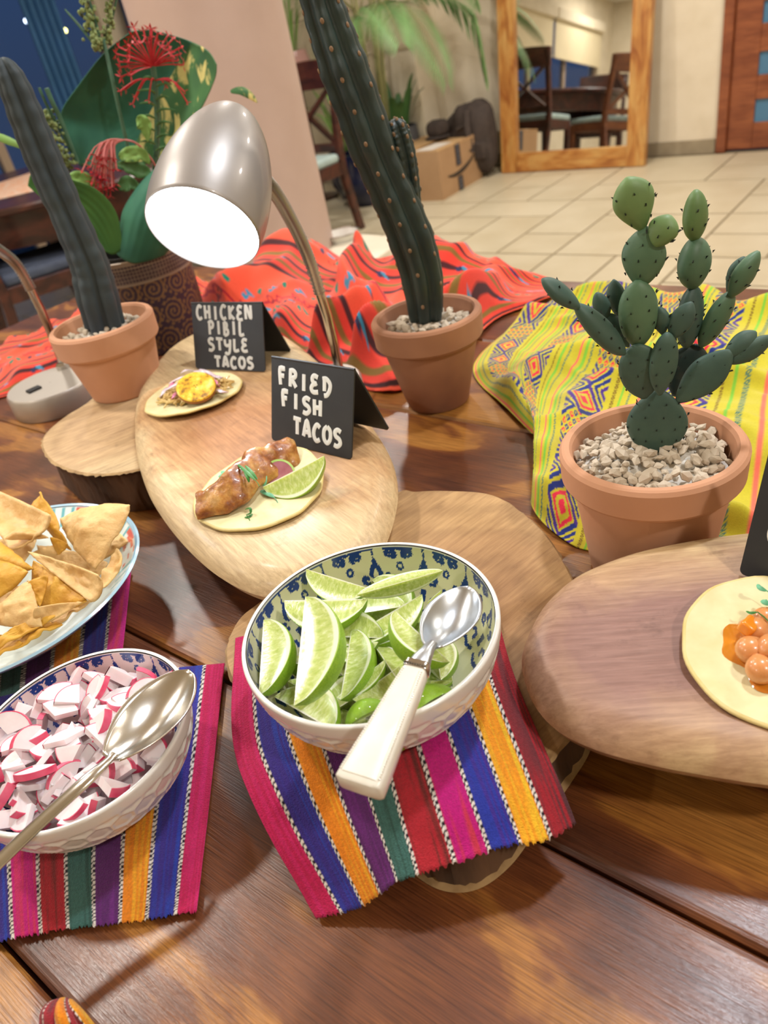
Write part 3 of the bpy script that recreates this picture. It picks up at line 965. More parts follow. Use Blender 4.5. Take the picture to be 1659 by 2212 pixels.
# ------------------------------------------------------------------ wooden boards and log slices
def slab(outline, z0, z1, prof, n=96, wob=0.0, seed=0):
    # outline: world points (z ignored); prof: list of (inset, z fraction, mat)
    o = cr(outline, n, True)
    c = sum(o, Vector()) / n
    rs, ms = [], []
    for ins, fz, m_ in prof:
        ring = []
        for i, p in enumerate(o):
            a, b_ = o[i - 1], o[(i + 1) % n]
            tg = (b_ - a)
            nr = Vector((-tg.y, tg.x, 0)).normalized()
            if nr.dot(c - p) < 0:
                nr = -nr
            k = ins + (wob * noise.noise(Vector((i * .9, fz * 3 + seed, 0))) if wob and 0 < fz < 1 else 0)
            q_ = p + nr * k
            ring.append(Vector((q_.x, q_.y, z0 + (z1 - z0) * fz)))
        rs.append(ring)
        ms.append(m_)
    return rs, ms, c
def build_slab(name, rs, ms, mats, label, cat, dish=None, sharp=35):
    b_ = MB()
    for i in range(len(rs) - 1):
        b_.rings([rs[i], rs[i + 1]], ms[i], False, False)
    n = len(rs[0])
    c = sum(rs[-1], Vector()) / n
    inner = [[c + (p - c) * k for p in rs[-1]] for k in (1, .75, .5, .25, .03)]
    if dish:
        inner = [[p + Vector((0, 0, -dish * (1 - k * k))) for p in r] for r, k in zip(inner, (1, .75, .5, .25, .03))]
    b_.rings(inner, ms[-1], False, True)
    b_.rings([list(rs[0])], 0, True, False)
    o = b_.build(name, mats, merge=True, sharp=sharp)
    tag(recentre(o), label, cat)
    return o

# small log slice beneath the left cactus pot
S1 = [(92, 965), (100, 935), (140, 900), (185, 872), (240, 830), (330, 800), (372, 850)]
S1w = [at(x, y, .06) for x, y in S1]
S1w += [at(338, 950, .06), at(318, 1002, .06), at(285, 1016, .06), at(220, 1024, .06), at(165, 1018, .06), at(115, 997, .06)]
rs, ms, c = slab([Vector((p.x, p.y, 0)) for p in S1w], T + .0005, T + .06, [(.008, 0, 0), (.004, .3, 0), (.005, .6, 0), (.002, .9, 0), (-.002, .97, 2), (.001, 1, 1)], 120, .004, 1)
ms1 = mat_slab('pale_log_slice', '#d6bb8e', '#c3a277', '#cbab7e', (0, 0), (.125, .125), .4, .95, ring=26, rough=.7)
build_slab('log_slice', rs, ms, [M_BARK, ms1, M_BARKFRAY], 'small round log slice with dark bark standing under the left cactus pot', 'log slice')
# big log slice beneath the lime bowl
h2 = .04
S2t = [(850, 1066), (900, 1060), (960, 1058), (1060, 1066), (1130, 1105), (1190, 1165), (1243, 1258), (1290, 1400), (1272, 1520), (1225, 1602), (1150, 1700), (1085, 1785), (1010, 1836), (930, 1836), (850, 1785), (740, 1690), (620, 1600), (530, 1520), (492, 1452), (487, 1395), (515, 1335), (570, 1290), (700, 1180)]
rs, ms, c = slab([at(x, y, h2) for x, y in S2t], T + .0005, T + h2, [(-.002, 0, 2), (.001, .08, 0), (.003, .4, 0), (.002, .75, 0), (0, .94, 2), (.002, 1, 1)], 150, .003, 4)
ms2 = mat_slab('brown_log_slice', '#c09a68', '#a67c52', '#b48c5e', (0, 0), (.17, .15), .6, .9, ring=30, rough=.7)
build_slab('log_slice', rs, ms, [M_BARK, ms2, M_BARKFRAY], 'large flat log slice with rough bark edge under the bowl of limes', 'log slice')
# oval serving board with the two tacos
hb1 = .083
B1 = [(292, 905), (296, 985), (318, 1060), (352, 1120), (400, 1180), (460, 1235), (530, 1275), (600, 1291), (680, 1285), (770, 1250), (830, 1180), (856, 1100), (858, 1040), (842, 985), (806, 925), (745, 845), (684, 783), (617, 733), (560, 712), (490, 712), (420, 738), (360, 775), (312, 835)]
B1w = [at(x, y, .064) for x, y in B1]
rs, ms, c = slab(B1w, T + h2 + .0008, T + hb1, [(.02, 0, 0), (.006, .25, 0), (0, .52, 0), (.003, .72, 0), (.014, .93, 0), (.022, 1, 0)], 120)
cb1 = c
mb1 = mat_slab('honey_serving_board', '#e0c698', '#ac7a50', '#cda474', (0, 0), (.26, .125), math.radians(118), .98, rough=.5, coat=.12)
build_slab('serving_board', rs, ms, [mb1], 'oval honey-coloured wooden serving board carrying the fish and chicken tacos', 'serving board', dish=.002)
kb = at(575, 1219, .070)
q = MB()
tgk = Vector((1, .1, 0)).normalized()
nk_ = Vector((-.1, -.62, .78)).normalized()
for r0_, r1_, m_ in ((.0028, .0042, 0), (.0004, .0024, 1)):
    q.rings([[kb + (tgk * math.cos(2 * math.pi * k / 20) * 1.0 + nk_.cross(tgk) * math.sin(2 * math.pi * k / 20) * 1.3) * r_ + nk_ * z_ for k in range(20)] for r_, z_ in ((r0_, .0002), ((r0_ + r1_) / 2, .0006), (r1_, -.0004))], m_, False, False)
knot = q.build('knot', [M_BARK, mat('grey_knot_heart', '#7d6a58', '#5c4a3a', 200, .7)], bpy.data.objects['serving_board'])
knot.data.transform(Matrix.Translation(-bpy.data.objects['serving_board'].location))
# oval serving board at the right edge
hb2 = .08
B2 = [(1128, 1445), (1136, 1390), (1170, 1325), (1230, 1268), (1300, 1232), (1400, 1200), (1560, 1172), (1720, 1165), (1950, 1210), (2120, 1340), (2180, 1500), (2060, 1640), (1850, 1715), (1659, 1697), (1500, 1672), (1400, 1652), (1290, 1622), (1205, 1580), (1152, 1520)]
rs, ms, c = slab([at(x, y, .062) for x, y in B2], T + h2 + .0008, T + hb2, [(.018, 0, 0), (.005, .3, 0), (0, .55, 0), (.003, .75, 0), (.012, .94, 0), (.02, 1, 0)], 120)
cb2 = c
mb2 = mat_slab('heartwood_serving_board', '#dcbf90', '#9c7568', '#c6a17c', (0, 0), (.24, .12), math.radians(-10), .86, rough=.5)
build_slab('serving_board', rs, ms, [mb2], 'oval wooden serving board with purplish heartwood carrying the chickpea taco', 'serving board', dish=.003)

# ------------------------------------------------------------------ striped woven mats
STR = lc('#c01a52', '#3a2a86', '#f08a1c', '#5e2468', '#3f6a62', '#b42430', '#c8187e', '#2c3aa6', '#f59a1e', '#a82430')
STR2 = lc('#d0246a', '#2840a8', '#f7b52a', '#742a80', '#2f5148', '#6b2a26', '#d23a4a', '#4a2a90', '#f5c22c', '#5a3238')
def mat_colors(nu, nv, order, vlen):
    u = np.linspace(0, 1, nu + 1)[None, :].repeat(nv + 1, 0)
    v = np.linspace(0, 1, nv + 1)[:, None].repeat(nu + 1, 1)
    n = len(order)
    x = u * n
    k = np.clip(x.astype(int), 0, n - 1)
    f = x - k
    A_ = np.array([STR[i] for i in order])[k]
    B_ = np.array([STR2[i] for i in order])[k]
    # warp threads: fine lengthwise stripes between the two shades of a band
    th = vn(u * 150, v * 3, 3)
    w = np.clip((th - .45) * 4, 0, 1) * (.35 + .65 * np.clip(f * 1.2, 0, 1))
    c = A_ * (1 - w[..., None]) + B_ * w[..., None]
    # dotted black and white cords between the bands
    d = np.abs(f - np.round(f)) * 1.0
    near = np.minimum(f, 1 - f)
    edge = (near < .075) & (x > .4) & (x < n - .4)
    side = (f > .5)
    dots = ((v * vlen / .0042 + side * .5) % 1.0) < .55
    c = np.where(edge[..., None], np.where(dots[..., None], np.array(lin('#efe6dc')), np.array(lin('#1a1420'))), c)
    return c.reshape(-1, 3)
def woven_mat(name, label, f, nu, nv, order, zadd, vlen, fringe=True):
    b_ = MB().grid(nu, nv, f)
    cols = mat_colors(nu, nv, order, vlen)
    if fringe:
        # ragged fringe along the front hem
        random.seed(len(name) + nu)
        for i in range(0, nu + 1):
            idx = i
            p = Vector(b_.v[idx])
            p2 = Vector(b_.v[idx + nu + 1])
            d = (p - p2).normalized()
            k = random.uniform(.0005, .0032)
            q_ = p + d * k
            b_.v[idx] = (q_.x, q_.y, q_.z)
    o = b_.build(name, [M_MAT], col=cols, solid=.0011, sharp=0)
    tag(recentre(o), label, 'mat', group='striped woven mats')
    return o
A_ = lambda pts: [at(x, y, h) for x, y, h in pts]
zm = h2 + .0025
def soft(fn, L, R_, B_, T_):
    return coons(A_(L), A_(R_), A_(B_), A_(T_))
# mat under the lime bowl, draped over the log slice
f1 = soft(None, [(682, 1980, .003), (640, 1905, .014), (590, 1820, .028), (540, 1720, .040), (508, 1630, zm), (500, 1540, zm), (505, 1450, zm), (509, 1380, zm)],
          [(1240, 1768, .034), (1205, 1680, zm + .003), (1165, 1590, zm + .002), (1122, 1490, zm), (1100, 1430, zm), (1080, 1355, zm), (1062, 1300, zm), (1050, 1265, zm)],
          [(682, 1980, .003), (750, 1962, .010), (800, 1932, .02), (850, 1906, .028), (900, 1882, .036), (1000, 1848, .040), (1090, 1826, .038), (1170, 1812, .038), (1240, 1768, .034)],
          [(509, 1380, zm), (640, 1340, zm), (800, 1300, zm), (930, 1280, zm), (1050, 1265, zm)])
def f1b(s, t):
    p = f1(s, t)
    k = max(0, 1 - abs(t - .0) / .35)
    return p + Vector((0, 0, .0022 * k * math.sin(s * 17 + 1) + .0012 * noise.noise(Vector((s * 6, t * 6, 1)))))
woven_mat('woven_mat', 'bright striped woven mat draped over the log slice under the lime bowl', f1b, 240, 170, list(range(10)), 0, .2)
ORD = [9, 8, 7, 6, 5, 4, 3, 2, 1, 0]
# mat under the radish bowl
zf = .0022
f2 = soft(None, [(-170, 2062, zf), (-150, 1750, zf), (-120, 1540, zf)], [(428, 1966, zf), (452, 1760, zf), (487, 1437, zf)],
          [(-170, 2062, zf), (0, 2032, zf), (150, 2004, zf), (290, 1988, zf), (428, 1966, zf)], [(-120, 1540, zf), (180, 1470, zf), (487, 1437, zf)])
f2b = lambda s, t: f2(s, t) + Vector((0, 0, .0008 + .0016 * (.5 + .5 * noise.noise(Vector((s * 5, t * 5, 4))))))
woven_mat('woven_mat', 'bright striped woven mat lying flat under the bowl of radishes', f2b, 220, 150, [5, 6, 1, 6, 5, 4, 3, 2, 1, 0], 0, .22)
# mat under the chips bowl
zf = .0016
f3 = soft(None, [(-200, 1565, zf), (-190, 1420, zf), (-180, 1280, zf)], [(258, 1475, zf), (268, 1390, zf), (284, 1236, zf)],
          [(-200, 1565, zf), (20, 1520, zf), (258, 1475, zf)], [(-180, 1280, zf), (50, 1250, zf), (284, 1236, zf)])
woven_mat('woven_mat', 'bright striped woven mat lying under the big bowl of chips', lambda s, t: f3(s, t) + Vector((0, 0, .0006)), 190, 120, [5, 6, 1, 5, 4, 3, 2, 1, 6], 0, .2, False)
# folded corner of another cloth at the bottom edge
q = [at(70, 2250, .01), at(118, 2172, .012), at(165, 2168, .012), at(215, 2228, .01), at(180, 2280, .01)]
fb = coons([at(95, 2260, .002), at(100, 2205, .012), at(122, 2172, .006)], [at(230, 2250, .002), at(190, 2200, .014), at(160, 2170, .006)],
           [at(95, 2260, .002), at(160, 2265, .02), at(230, 2250, .002)], [at(122, 2172, .006), at(142, 2166, .014), at(160, 2170, .006)])
b = MB().grid(60, 50, lambda s, t: fb(s, t) + Vector((0, 0, .006 * abs(math.sin(s * 9)) * math.sin(math.pi * max(.02, t)) + .004)))
tag(recentre(b.build('folded_napkin', [M_MAT], col=mat_colors(60, 50, [5, 9, 2, 5, 8], .05), solid=.0012, sharp=0)), 'folded corner of a red and yellow striped cloth on bare planks', 'cloth')

# ------------------------------------------------------------------ printed cloths
FLATS = [(.218, .49, .062), (ay(352, 700, 1.385).x, 1.385, .095), (at(733, 806, .03).x - .028, at(733, 806, .03).y - .012, .066), (at(108, 826, .038).x, at(108, 826, .038).y, .078), (.1035, .893, .05)]
def folded(f, amp, fx, fy, seed, edge=.12, ang=.6, rid=.6):
    ca, sa = math.cos(ang), math.sin(ang)
    def g_(s, t):
        p = f(s, t)
        e = min(1, min(s, 1 - s, t, 1 - t) / edge)
        e = e * e * (3 - 2 * e)
        x, y = p.x * ca + p.y * sa, -p.x * sa + p.y * ca
        w1 = noise.noise(Vector((x * 4, y * 4, seed)))
        w2 = noise.noise(Vector((x * 4, y * 4, seed + 7)))
        a = noise.noise(Vector((x * fx + w1 * 1.3, y * fy + w2 * 1.3, seed)))
        b_ = noise.noise(Vector((x * fx * 2.2 + w2 * 1.5, y * fy * 2.2 + w1, seed + 3)))
        r1 = math.exp(-(a * 3.4) ** 2)
        r2 = math.exp(-(b_ * 3.6) ** 2)
        fl = 1.0
        for X_, Y_, r_ in FLATS:
            fl *= min(1, max(0, (math.hypot(p.x - X_, p.y - Y_) - r_) / .03))
        return p + Vector((0, 0, .0004 + fl * .0016 + fl * amp * (.22 + rid * r1 ** 1.5 + .26 * r2 * (.3 + r1)) * (.12 + .88 * e)))
    return g_
def cloth_colors_yellow(nu, nv, su, sv):
    u = np.linspace(0, su, nu + 1)[None, :].repeat(nv + 1, 0)
    v = np.linspace(0, sv, nv + 1)[:, None].repeat(nu + 1, 1)
    Y, NAVY, RED, PUR, GRN, TEAL, BRN, COR = lc('#c6b92c', '#1f2f7a', '#e5304a', '#4b2a86', '#7fbf3a', '#2f6f6a', '#6e4a1c', '#f0705a')
    c = np.ones(u.shape + (3,)) * Y
    P_ = .118
    y = (u / P_) % 1.0                                   # position across the stripes
    row = np.floor(u / P_)
    tw = ((u * 900 + v * 900) % 1.0) < .6                # woven twill of the thin lines
    def line(c0, w_, colr, twill=False):
        m_ = np.abs(y - c0) < w_
        if twill:
            m_ &= tw
        c[m_] = colr
    line(.06, .014, COR)
    line(.13, .016, GRN)
    line(.20, .014, TEAL, True)
    line(.78, .014, BRN, True)
    line(.86, .016, GRN)
    line(.94, .014, TEAL, True)
    # diamond band
    L_ = .062
    x = ((v + row * .031) / L_) % 1.0 - .5
    yb = (y - .49) / .42                                 # -.5 .. .5 in the band
    inb = np.abs(yb) < .5
    d = np.abs(x) + np.abs(yb)
    jag = .02 * (vn(u * 1400, v * 1400, 5) - .5)
    d = d + jag
    def put(m_, colr):
        c[inb & m_] = colr
    put((d > .62) & (d < .72) & (np.abs(yb) > .1), NAVY)
    put((d > .8) & (d < .9), PUR)
    put((d > .40) & (d < .54), NAVY)
    put((d > .40) & (d < .54) & (x * yb > 0), PUR)
    put((d > .24) & (d < .34), RED)
    put(d < .13, RED)
    # lattice of small squares filling the far side of each repeat
    gx, gy = (x + yb) * 5 % 1.0 - .5, (x - yb) * 5 % 1.0 - .5
    cell = (np.abs(gx) < .36) & (np.abs(gy) < .36)
    hole = (np.abs(gx) < .14) & (np.abs(gy) < .14)
    sel = (np.floor(v / L_ + row * .5) % 3) == 0
    ck = (np.floor((x + yb) * 5) + np.floor((x - yb) * 5)) % 2 == 0
    lat = sel & (d < .56)
    c[inb & lat] = Y
    c[inb & lat & cell & ck] = RED
    c[inb & lat & cell & ~ck] = NAVY
    c[inb & lat & hole] = Y
    return c.reshape(-1, 3)
def cloth_colors_red(nu, nv, su, sv):
    u = np.linspace(0, su, nu + 1)[None, :].repeat(nv + 1, 0)
    v = np.linspace(0, sv, nv + 1)[:, None].repeat(nu + 1, 1)
    OR, RED, BLK, OLV, BLU, TEAL, NAVY, CRIM = lc('#f2573a', '#dd2c30', '#4a2226', '#8a6a30', '#3f8fb0', '#12826a', '#2c3358', '#c01f34')
    c = np.ones(u.shape + (3,)) * OR
    P_ = .135
    y = (v / P_) % 1.0
    k = np.floor(v / P_)
    band = (y > .05) & (y < .42)
    c[band] = RED * .5 + OR * .5
    wob = .01 * np.sin(u * 60)
    for c0, w_, colr in ((.05, .016, BLK), (.42, .016, BLK), (.14, .02, OLV), (.33, .02, OLV), (.235, .014, BLK), (.70, .01, CRIM)):
        c[np.abs(y - c0) < w_] = colr
    # sprigs of leaves and blossoms between the lines
    def leaf(cx_, cy_, ang, L_, w_, colr, per=.052, ph=0.0):
        x = ((u + ph * per + k * per * .5) / per) % 1.0 * per - cx_ * per
        z = (y - cy_) * P_
        a = x * math.cos(ang) + z * math.sin(ang)
        b_ = -x * math.sin(ang) + z * math.cos(ang)
        m_ = (a / L_) ** 2 + (b_ / (w_ * (1 - .5 * a / L_))) ** 2 < 1
        c[m_] = colr
    for cx_, cy_, ang, colr in ((.3, .58, .9, TEAL), (.5, .6, 2.1, TEAL), (.62, .82, .2, BLU), (.8, .84, -.6, BLU), (.2, .84, .5, TEAL), (.86, .6, 1.2, NAVY), (.12, .62, -.2, BLU)):
        leaf(cx_, cy_, ang, .0062, .0027, colr)
    for cx_, cy_ in ((.4, .72), (.75, .7)):
        leaf(cx_, cy_, 0, .006, .006, CRIM)
        leaf(cx_, cy_, 0, .0035, .0035, OR)
    leaf(.55, .235, .7, .006, .003, NAVY, .06)
    leaf(.7, .235, -.7, .006, .003, BLU, .06)
    # dashed zigzag
    zz = np.abs(((u / .045) % 1.0) - .5) * 2
    m_ = (np.abs(y - (.5 + .22 * zz)) < .008) & (((u * 420) % 1) < .6)
    c[m_] = BLK
    return c.reshape(-1, 3)
# red cloth along the back
near = [(-120, 905, .0), (0, 862, .0), (120, 838, .0), (260, 770, .0), (450, 740, .0), (600, 752, .0), (690, 795, .0), (790, 842, .0), (872, 846, .0), (990, 775, .0), (1080, 690, .0), (1200, 655, .0)]
far = [(-120, 772, .0), (0, 752, .0), (110, 725, .0), (215, 660, .0), (330, 600, .0), (450, 622, .0), (560, 585, .0), (650, 560, .0), (760, 575, .0), (870, 588, .0), (1010, 590, .0), (1205, 618, .0)]
n_, f_ = A_(near), A_(far)
fr_ = coons([n_[0], n_[0].lerp(f_[0], .5), f_[0]], [n_[-1], n_[-1].lerp(f_[-1], .5), f_[-1]], n_, f_)
fg = folded(fr_, .072, 3.8, 5.4, 21.3, .16, .9, .75)
def fgr(s, t):
    p = fg(s, t)
    k = min(1, max(0, (s - .34) / .1))               # flatter at the left, heaped behind the middle
    z = (p.z - T) * (.4 + .6 * k) + T
    return Vector((p.x, p.y, z))
b = MB().grid(520, 150, fgr)
tag(recentre(b.build('red_cloth', [M_CLOTH], col=cloth_colors_red(520, 150, .95, .25), solid=.001, sharp=0)), 'rumpled orange-red printed cloth heaped along the back of the table', 'cloth')
# yellow cloth on the right
near = [(1150, 946, 0), (1200, 962, 0), (1183, 1010, 0), (1165, 1060, 0), (1150, 1105, 0), (1200, 1160, 0), (1278, 1192, 0), (1400, 1185, 0), (1545, 1172, 0), (1800, 1165, 0)]
far = [(1216, 642, 0), (1300, 640, 0), (1400, 644, 0), (1500, 652, 0), (1600, 664, 0), (1760, 690, 0)]
n_, f_ = A_(near), A_(far)
L_ = A_([(1150, 946, 0), (1085, 880, 0), (1025, 815, 0), (1040, 770, 0), (1100, 720, 0), (1216, 642, 0)])
fy_ = coons(L_, [n_[-1], n_[-1].lerp(f_[-1], .5), f_[-1]], n_, f_)
fyg = folded(fy_, .034, 7.5, 5.0, 5.7, .07, .75, .6)
b = MB().grid(360, 360, fyg)
tag(recentre(b.build('yellow_cloth', [M_CLOTH], col=cloth_colors_yellow(360, 360, .52, .56), solid=.001, sharp=0)), 'yellow embroidered cloth with red and navy diamonds under the prickly pear pot', 'cloth')

# ------------------------------------------------------------------ patterned bowls
def seg_dist(x, y, pts):
    d = np.full(x.shape, 9.0)
    for (ax, ay_), (bx, by) in zip(pts[:-1], pts[1:]):
        dx, dy = bx - ax, by - ay_
        t_ = np.clip(((x - ax) * dx + (y - ay_) * dy) / (dx * dx + dy * dy + 1e-9), 0, 1)
        d = np.minimum(d, np.hypot(x - ax - t_ * dx, y - ay_ - t_ * dy))
    return d
def ikat(nth, ns, rep=11):
    # x across one repeat (-.5 .. .5), y from the rim (0) to the bottom (1)
    th = np.linspace(0, 1, nth + 1)[:-1][None, :].repeat(ns + 1, 0)
    s_ = np.linspace(0, 1, ns + 1)[:, None].repeat(nth, 1)
    x = ((th * rep) % 1.0 - .5) * .30
    y = s_ * .75
    jit = (vn(th * 700, s_ * 90, 2) - .5) * .012
    m_ = np.zeros(x.shape, bool)
    ax_ = np.abs(x)
    spiral = [(.052 + .034 * (1 - k / 26 * .8) * math.cos(2.2 + k * .36), .062 + .040 * (1 - k / 26 * .8) * math.sin(2.2 + k * .36)) for k in range(27)]
    m_ |= seg_dist(ax_, y, spiral) < .0115 + jit
    m_ |= seg_dist(ax_, y, [(.0, .03), (.03, .018), (.075, .02)]) < .013 + jit
    ring_ = np.hypot(ax_ / .75, (y - .16) / 1.15)
    m_ |= (ring_ < .030 + jit) & (ring_ > .013 + jit)
    x2 = .15 - ax_                                           # the stem motif sits between the scrolls
    m_ |= x2 < np.interp(y, [.0, .03, .08, .12, .17, .21, .235, .24], [.012, .006, .004, .014, .034, .045, .02, -.1]) + jit
    m_ &= ~((x2 < np.interp(y, [.165, .17, .2, .225, .23], [-.1, .003, .014, .016, -.1])) & (y > .165))
    m_ |= seg_dist(x2, y, [(.055, .235), (.075, .215), (.085, .235), (.075, .262), (.05, .27)]) < .013 + jit
    r2 = np.hypot(ax_ / .7, (y - .30) / 1.3)
    m_ |= (r2 < .026 + jit) & (r2 > .012 + jit)
    m_ |= seg_dist(ax_, y, [(.02, .36), (.05, .35), (.08, .37), (.07, .4)]) < .014 + jit
    m_ |= (x2 < .02 + jit) & (y > .31) & (y < .40)
    m_ |= (seg_dist(ax_, y, [(0, .45), (.06, .48), (.12, .46)]) < .015 + jit)
    return m_
def bowl(label, c, r, h, cream, foot=.5):
    t = thing('cereal_bowl', label, 'bowl', c)
    prof = lambda k: (r * (foot + (1 - foot) * math.sin(k * math.pi / 2) ** .85 * 1.0), h * (1 - math.cos(k * math.pi / 2) * 1.0) ** 1.0)
    nth, ns = 540, 64
    def P_(k):
        a = k * math.pi / 2
        return r * (foot + (1 - foot) * math.sin(a)), .006 + (h - .006) * (1 - math.cos(a)) ** .92
    pk = [P_(j / 200) for j in range(201)]
    arc = [0.0]
    for j in range(200):
        arc.append(arc[-1] + math.hypot(pk[j + 1][0] - pk[j][0], pk[j + 1][1] - pk[j][1]))
    rs = []
    sx = 30
    cellw = 2 * math.pi * r * .86 / sx
    for j in range(ns + 1):
        k = j / ns
        rr, zz = P_(k)
        ring = []
        for i in range(nth):
            a = 2 * math.pi * i / nth
            # embossed honeycomb
            X, Y_ = i / nth * sx, (arc[200] - arc[int(k * 200)]) / cellw + .3
            best = 9
            second = 9
            y0 = round(Y_ / .866)
            for yy in (y0 - 1, y0, y0 + 1):
                off_ = .5 * (yy % 2)
                x0 = round(X - off_) + off_
                for xx in (x0 - 1, x0, x0 + 1):
                    d = math.hypot(X - xx, Y_ - yy * .866)
                    if d < best:
                        best, second = d, best
                    elif d < second:
                        second = d
            e = min(1, (second - best) / .3)
            e = e * e * (3 - 2 * e)
            fade = 1 if k < .86 else max(0, 1 - (k - .86) / .03)
            ring.append(c + Vector(((rr - .0012 * e * fade) * math.cos(a), (rr - .0012 * e * fade) * math.sin(a), zz)))
        rs.append(ring)
    rim = [[c + Vector(((r + dr) * math.cos(2 * math.pi * i / nth), (r + dr) * math.sin(2 * math.pi * i / nth), h + dz)) for i in range(nth)] for dr, dz in ((-.0004, .001), (-.0016, .0016), (-.003, .001))]
    fo = [[c + Vector((r * foot * q_ * math.cos(2 * math.pi * i / nth), r * foot * q_ * math.sin(2 * math.pi * i / nth), z_)) for i in range(nth)] for q_, z_ in ((.8, .004), (.84, 0), (.98, 0))]
    MB().rings(fo + rs + rim, 0, True, False).build('outer_wall', M_WHITEP, t, sharp=60)
    ns2 = 110
    inn = []
    for j in range(ns2 + 1):
        k = 1 - j / ns2
        rr, zz = P_(k)
        rr = rr - .0034
        zz = zz + .0035 * (1 - k)
        if k < .12:
            rr *= (k / .12)
        inn.append([c + Vector((rr * math.cos(2 * math.pi * i / 900), rr * math.sin(2 * math.pi * i / 900), zz)) for i in range(900)])
    m_ = ikat(900, ns2, 13)
    col = np.where(m_[..., None], np.array(lin('#23408a')), np.array(lin(cream)))
    s_ = np.linspace(0, 1, ns2 + 1)[:, None].repeat(900, 1)
    col = np.where((s_ < .012)[..., None], np.array(lin('#f4f2ee')), col)
    col = np.where(((s_ > .012) & (s_ < .03) & (vn(np.arange(900)[None, :].repeat(ns2 + 1, 0) * .06, s_ * 3, 8) > .6))[..., None], np.array(lin('#23408a')), col)
    MB().rings(inn, 0, False, False).build('patterned_lining', M_PAINTGLAZE, t, col=col.reshape(-1, 3), sharp=0)
    return t
CL = Vector((-.0255, .368, T + h2 + .0042))
RL, HL = .0862, .066
bowl('white honeycomb bowl with blue scroll lining holding lime wedges', CL, RL, HL, '#e6e2bb')
CR_ = Vector((-.2425, .372, T + .0062))
RR, HR = .0795, .0605
bowl('white honeycomb bowl with blue scroll lining holding chopped radishes', CR_, RR, HR, '#ecd6d4')
# enamel bowl of chips
CC = Vector((-.3735, .5950, T + .0045))
RC, HC_ = .1340, .050
t = thing('chip_bowl', 'large pale blue and red patterned bowl heaped with tortilla chips', 'bowl', CC)
prof = [(.05, 0), (.054, 0), (.056, .004)] + [(.056 + (RC - .056) * (k / 10) ** .92, .004 + (HC_ - .004) * (k / 10) ** 1.25) for k in range(1, 11)] + [(RC + .001, HC_ + .0015), (RC - .001, HC_ + .003), (RC - .0035, HC_ + .0018)]
MB().lathe(prof, 120, CC, cap0=True).build('outer_wall', mat('pale_blue_enamel', '#8fb2c4', '#9fbfcf', 8, .2, coat=.6), t)
nn = 400
inn = [[CC + Vector((r_ * math.cos(2 * math.pi * i / nn), r_ * math.sin(2 * math.pi * i / nn), z_)) for i in range(nn)]
       for r_, z_ in [((.052 + (RC - .0035 - .052) * (k / 40) ** .92), .007 + (HC_ - .006) * (k / 40) ** 1.25) for k in range(40, 0, -1)] + [(.03, .006), (.001, .006)]]
s_ = np.linspace(0, 1, len(inn))[:, None].repeat(nn, 1)
a_ = np.linspace(0, 1, nn + 1)[:-1][None, :].repeat(len(inn), 0)
col = np.ones(s_.shape + (3,)) * np.array(lin('#e2ece6'))
rd = vn(a_ * 60, s_ * 16, 4) > .52
col[(s_ < .2) & rd & (((a_ * 8) % 1) < .55)] = lin('#dd6a56')
st_ = (np.abs(((a_ * 64) % 1) - .5) < .2) & (s_ > .02) & (s_ < .26) & (((a_ * 8) % 1) >= .55)
col[st_] = lin('#6fb6bd')
col[(s_ < .02)] = lin('#cfe2ea')
MB().rings(inn, 0, False, False).build('patterned_lining', M_ENAMEL, t, col=col.reshape(-1, 3), sharp=0)

# ------------------------------------------------------------------ lime wedges
def flesh_mat():
    m, nt, bs = new_mat('lime_flesh')
    uvn = N(nt, 'UVMap')
    sp = N(nt, 'SeparateXYZ')
    nt.links.new(uvn.outputs[0], sp.inputs[0])
    # streaks of juice sacs fanning out from the axis edge
    cb_ = N(nt, 'CombineXYZ')
    nt.links.new(math_(nt, 'MULTIPLY', sp.outputs[0], 26), cb_.inputs[0])
    nt.links.new(math_(nt, 'MULTIPLY', sp.outputs[1], 3.5), cb_.inputs[1])
    oi = N(nt, 'ObjectInfo')
    nt.links.new(math_(nt, 'MULTIPLY', oi.outputs['Random'], 40), cb_.inputs[2])
    f = ntex(nt, cb_.outputs[0], 1.0, 4, .6, .4)
    c_ = ramp(nt, [(.3, '#a9bd58'), (.52, '#c3d07a'), (.72, '#dde5ae')], f)
    c_ = mixc(nt, ramp(nt, [(.80, (0, 0, 0)), (.86, (1, 1, 1))], sp.outputs[1]), c_, '#eef2d2')
    c_ = mixc(nt, ramp(nt, [(.955, (0, 0, 0)), (.975, (1, 1, 1))], sp.outputs[1]), c_, '#9cc23a')
    c_ = mixc(nt, ramp(nt, [(.02, (1, 1, 1)), (.07, (0, 0, 0))], sp.outputs[1]), c_, '#efefd0')
    nt.links.new(c_, bs.inputs['Base Color'])
    setin(bs, Roughness=.22)
    bs.inputs['Subsurface Weight'].default_value = .45
    bs.inputs['Subsurface Radius'].default_value = (1, 1, .35)
    bs.inputs['Subsurface Scale'].default_value = .006
    bs.inputs['Coat Weight'].default_value = .5
    bs.inputs['Coat Roughness'].default_value = .1
    bump(nt, bs, f, .35, .0006)
    return m
M_LIMEFLESH = flesh_mat()
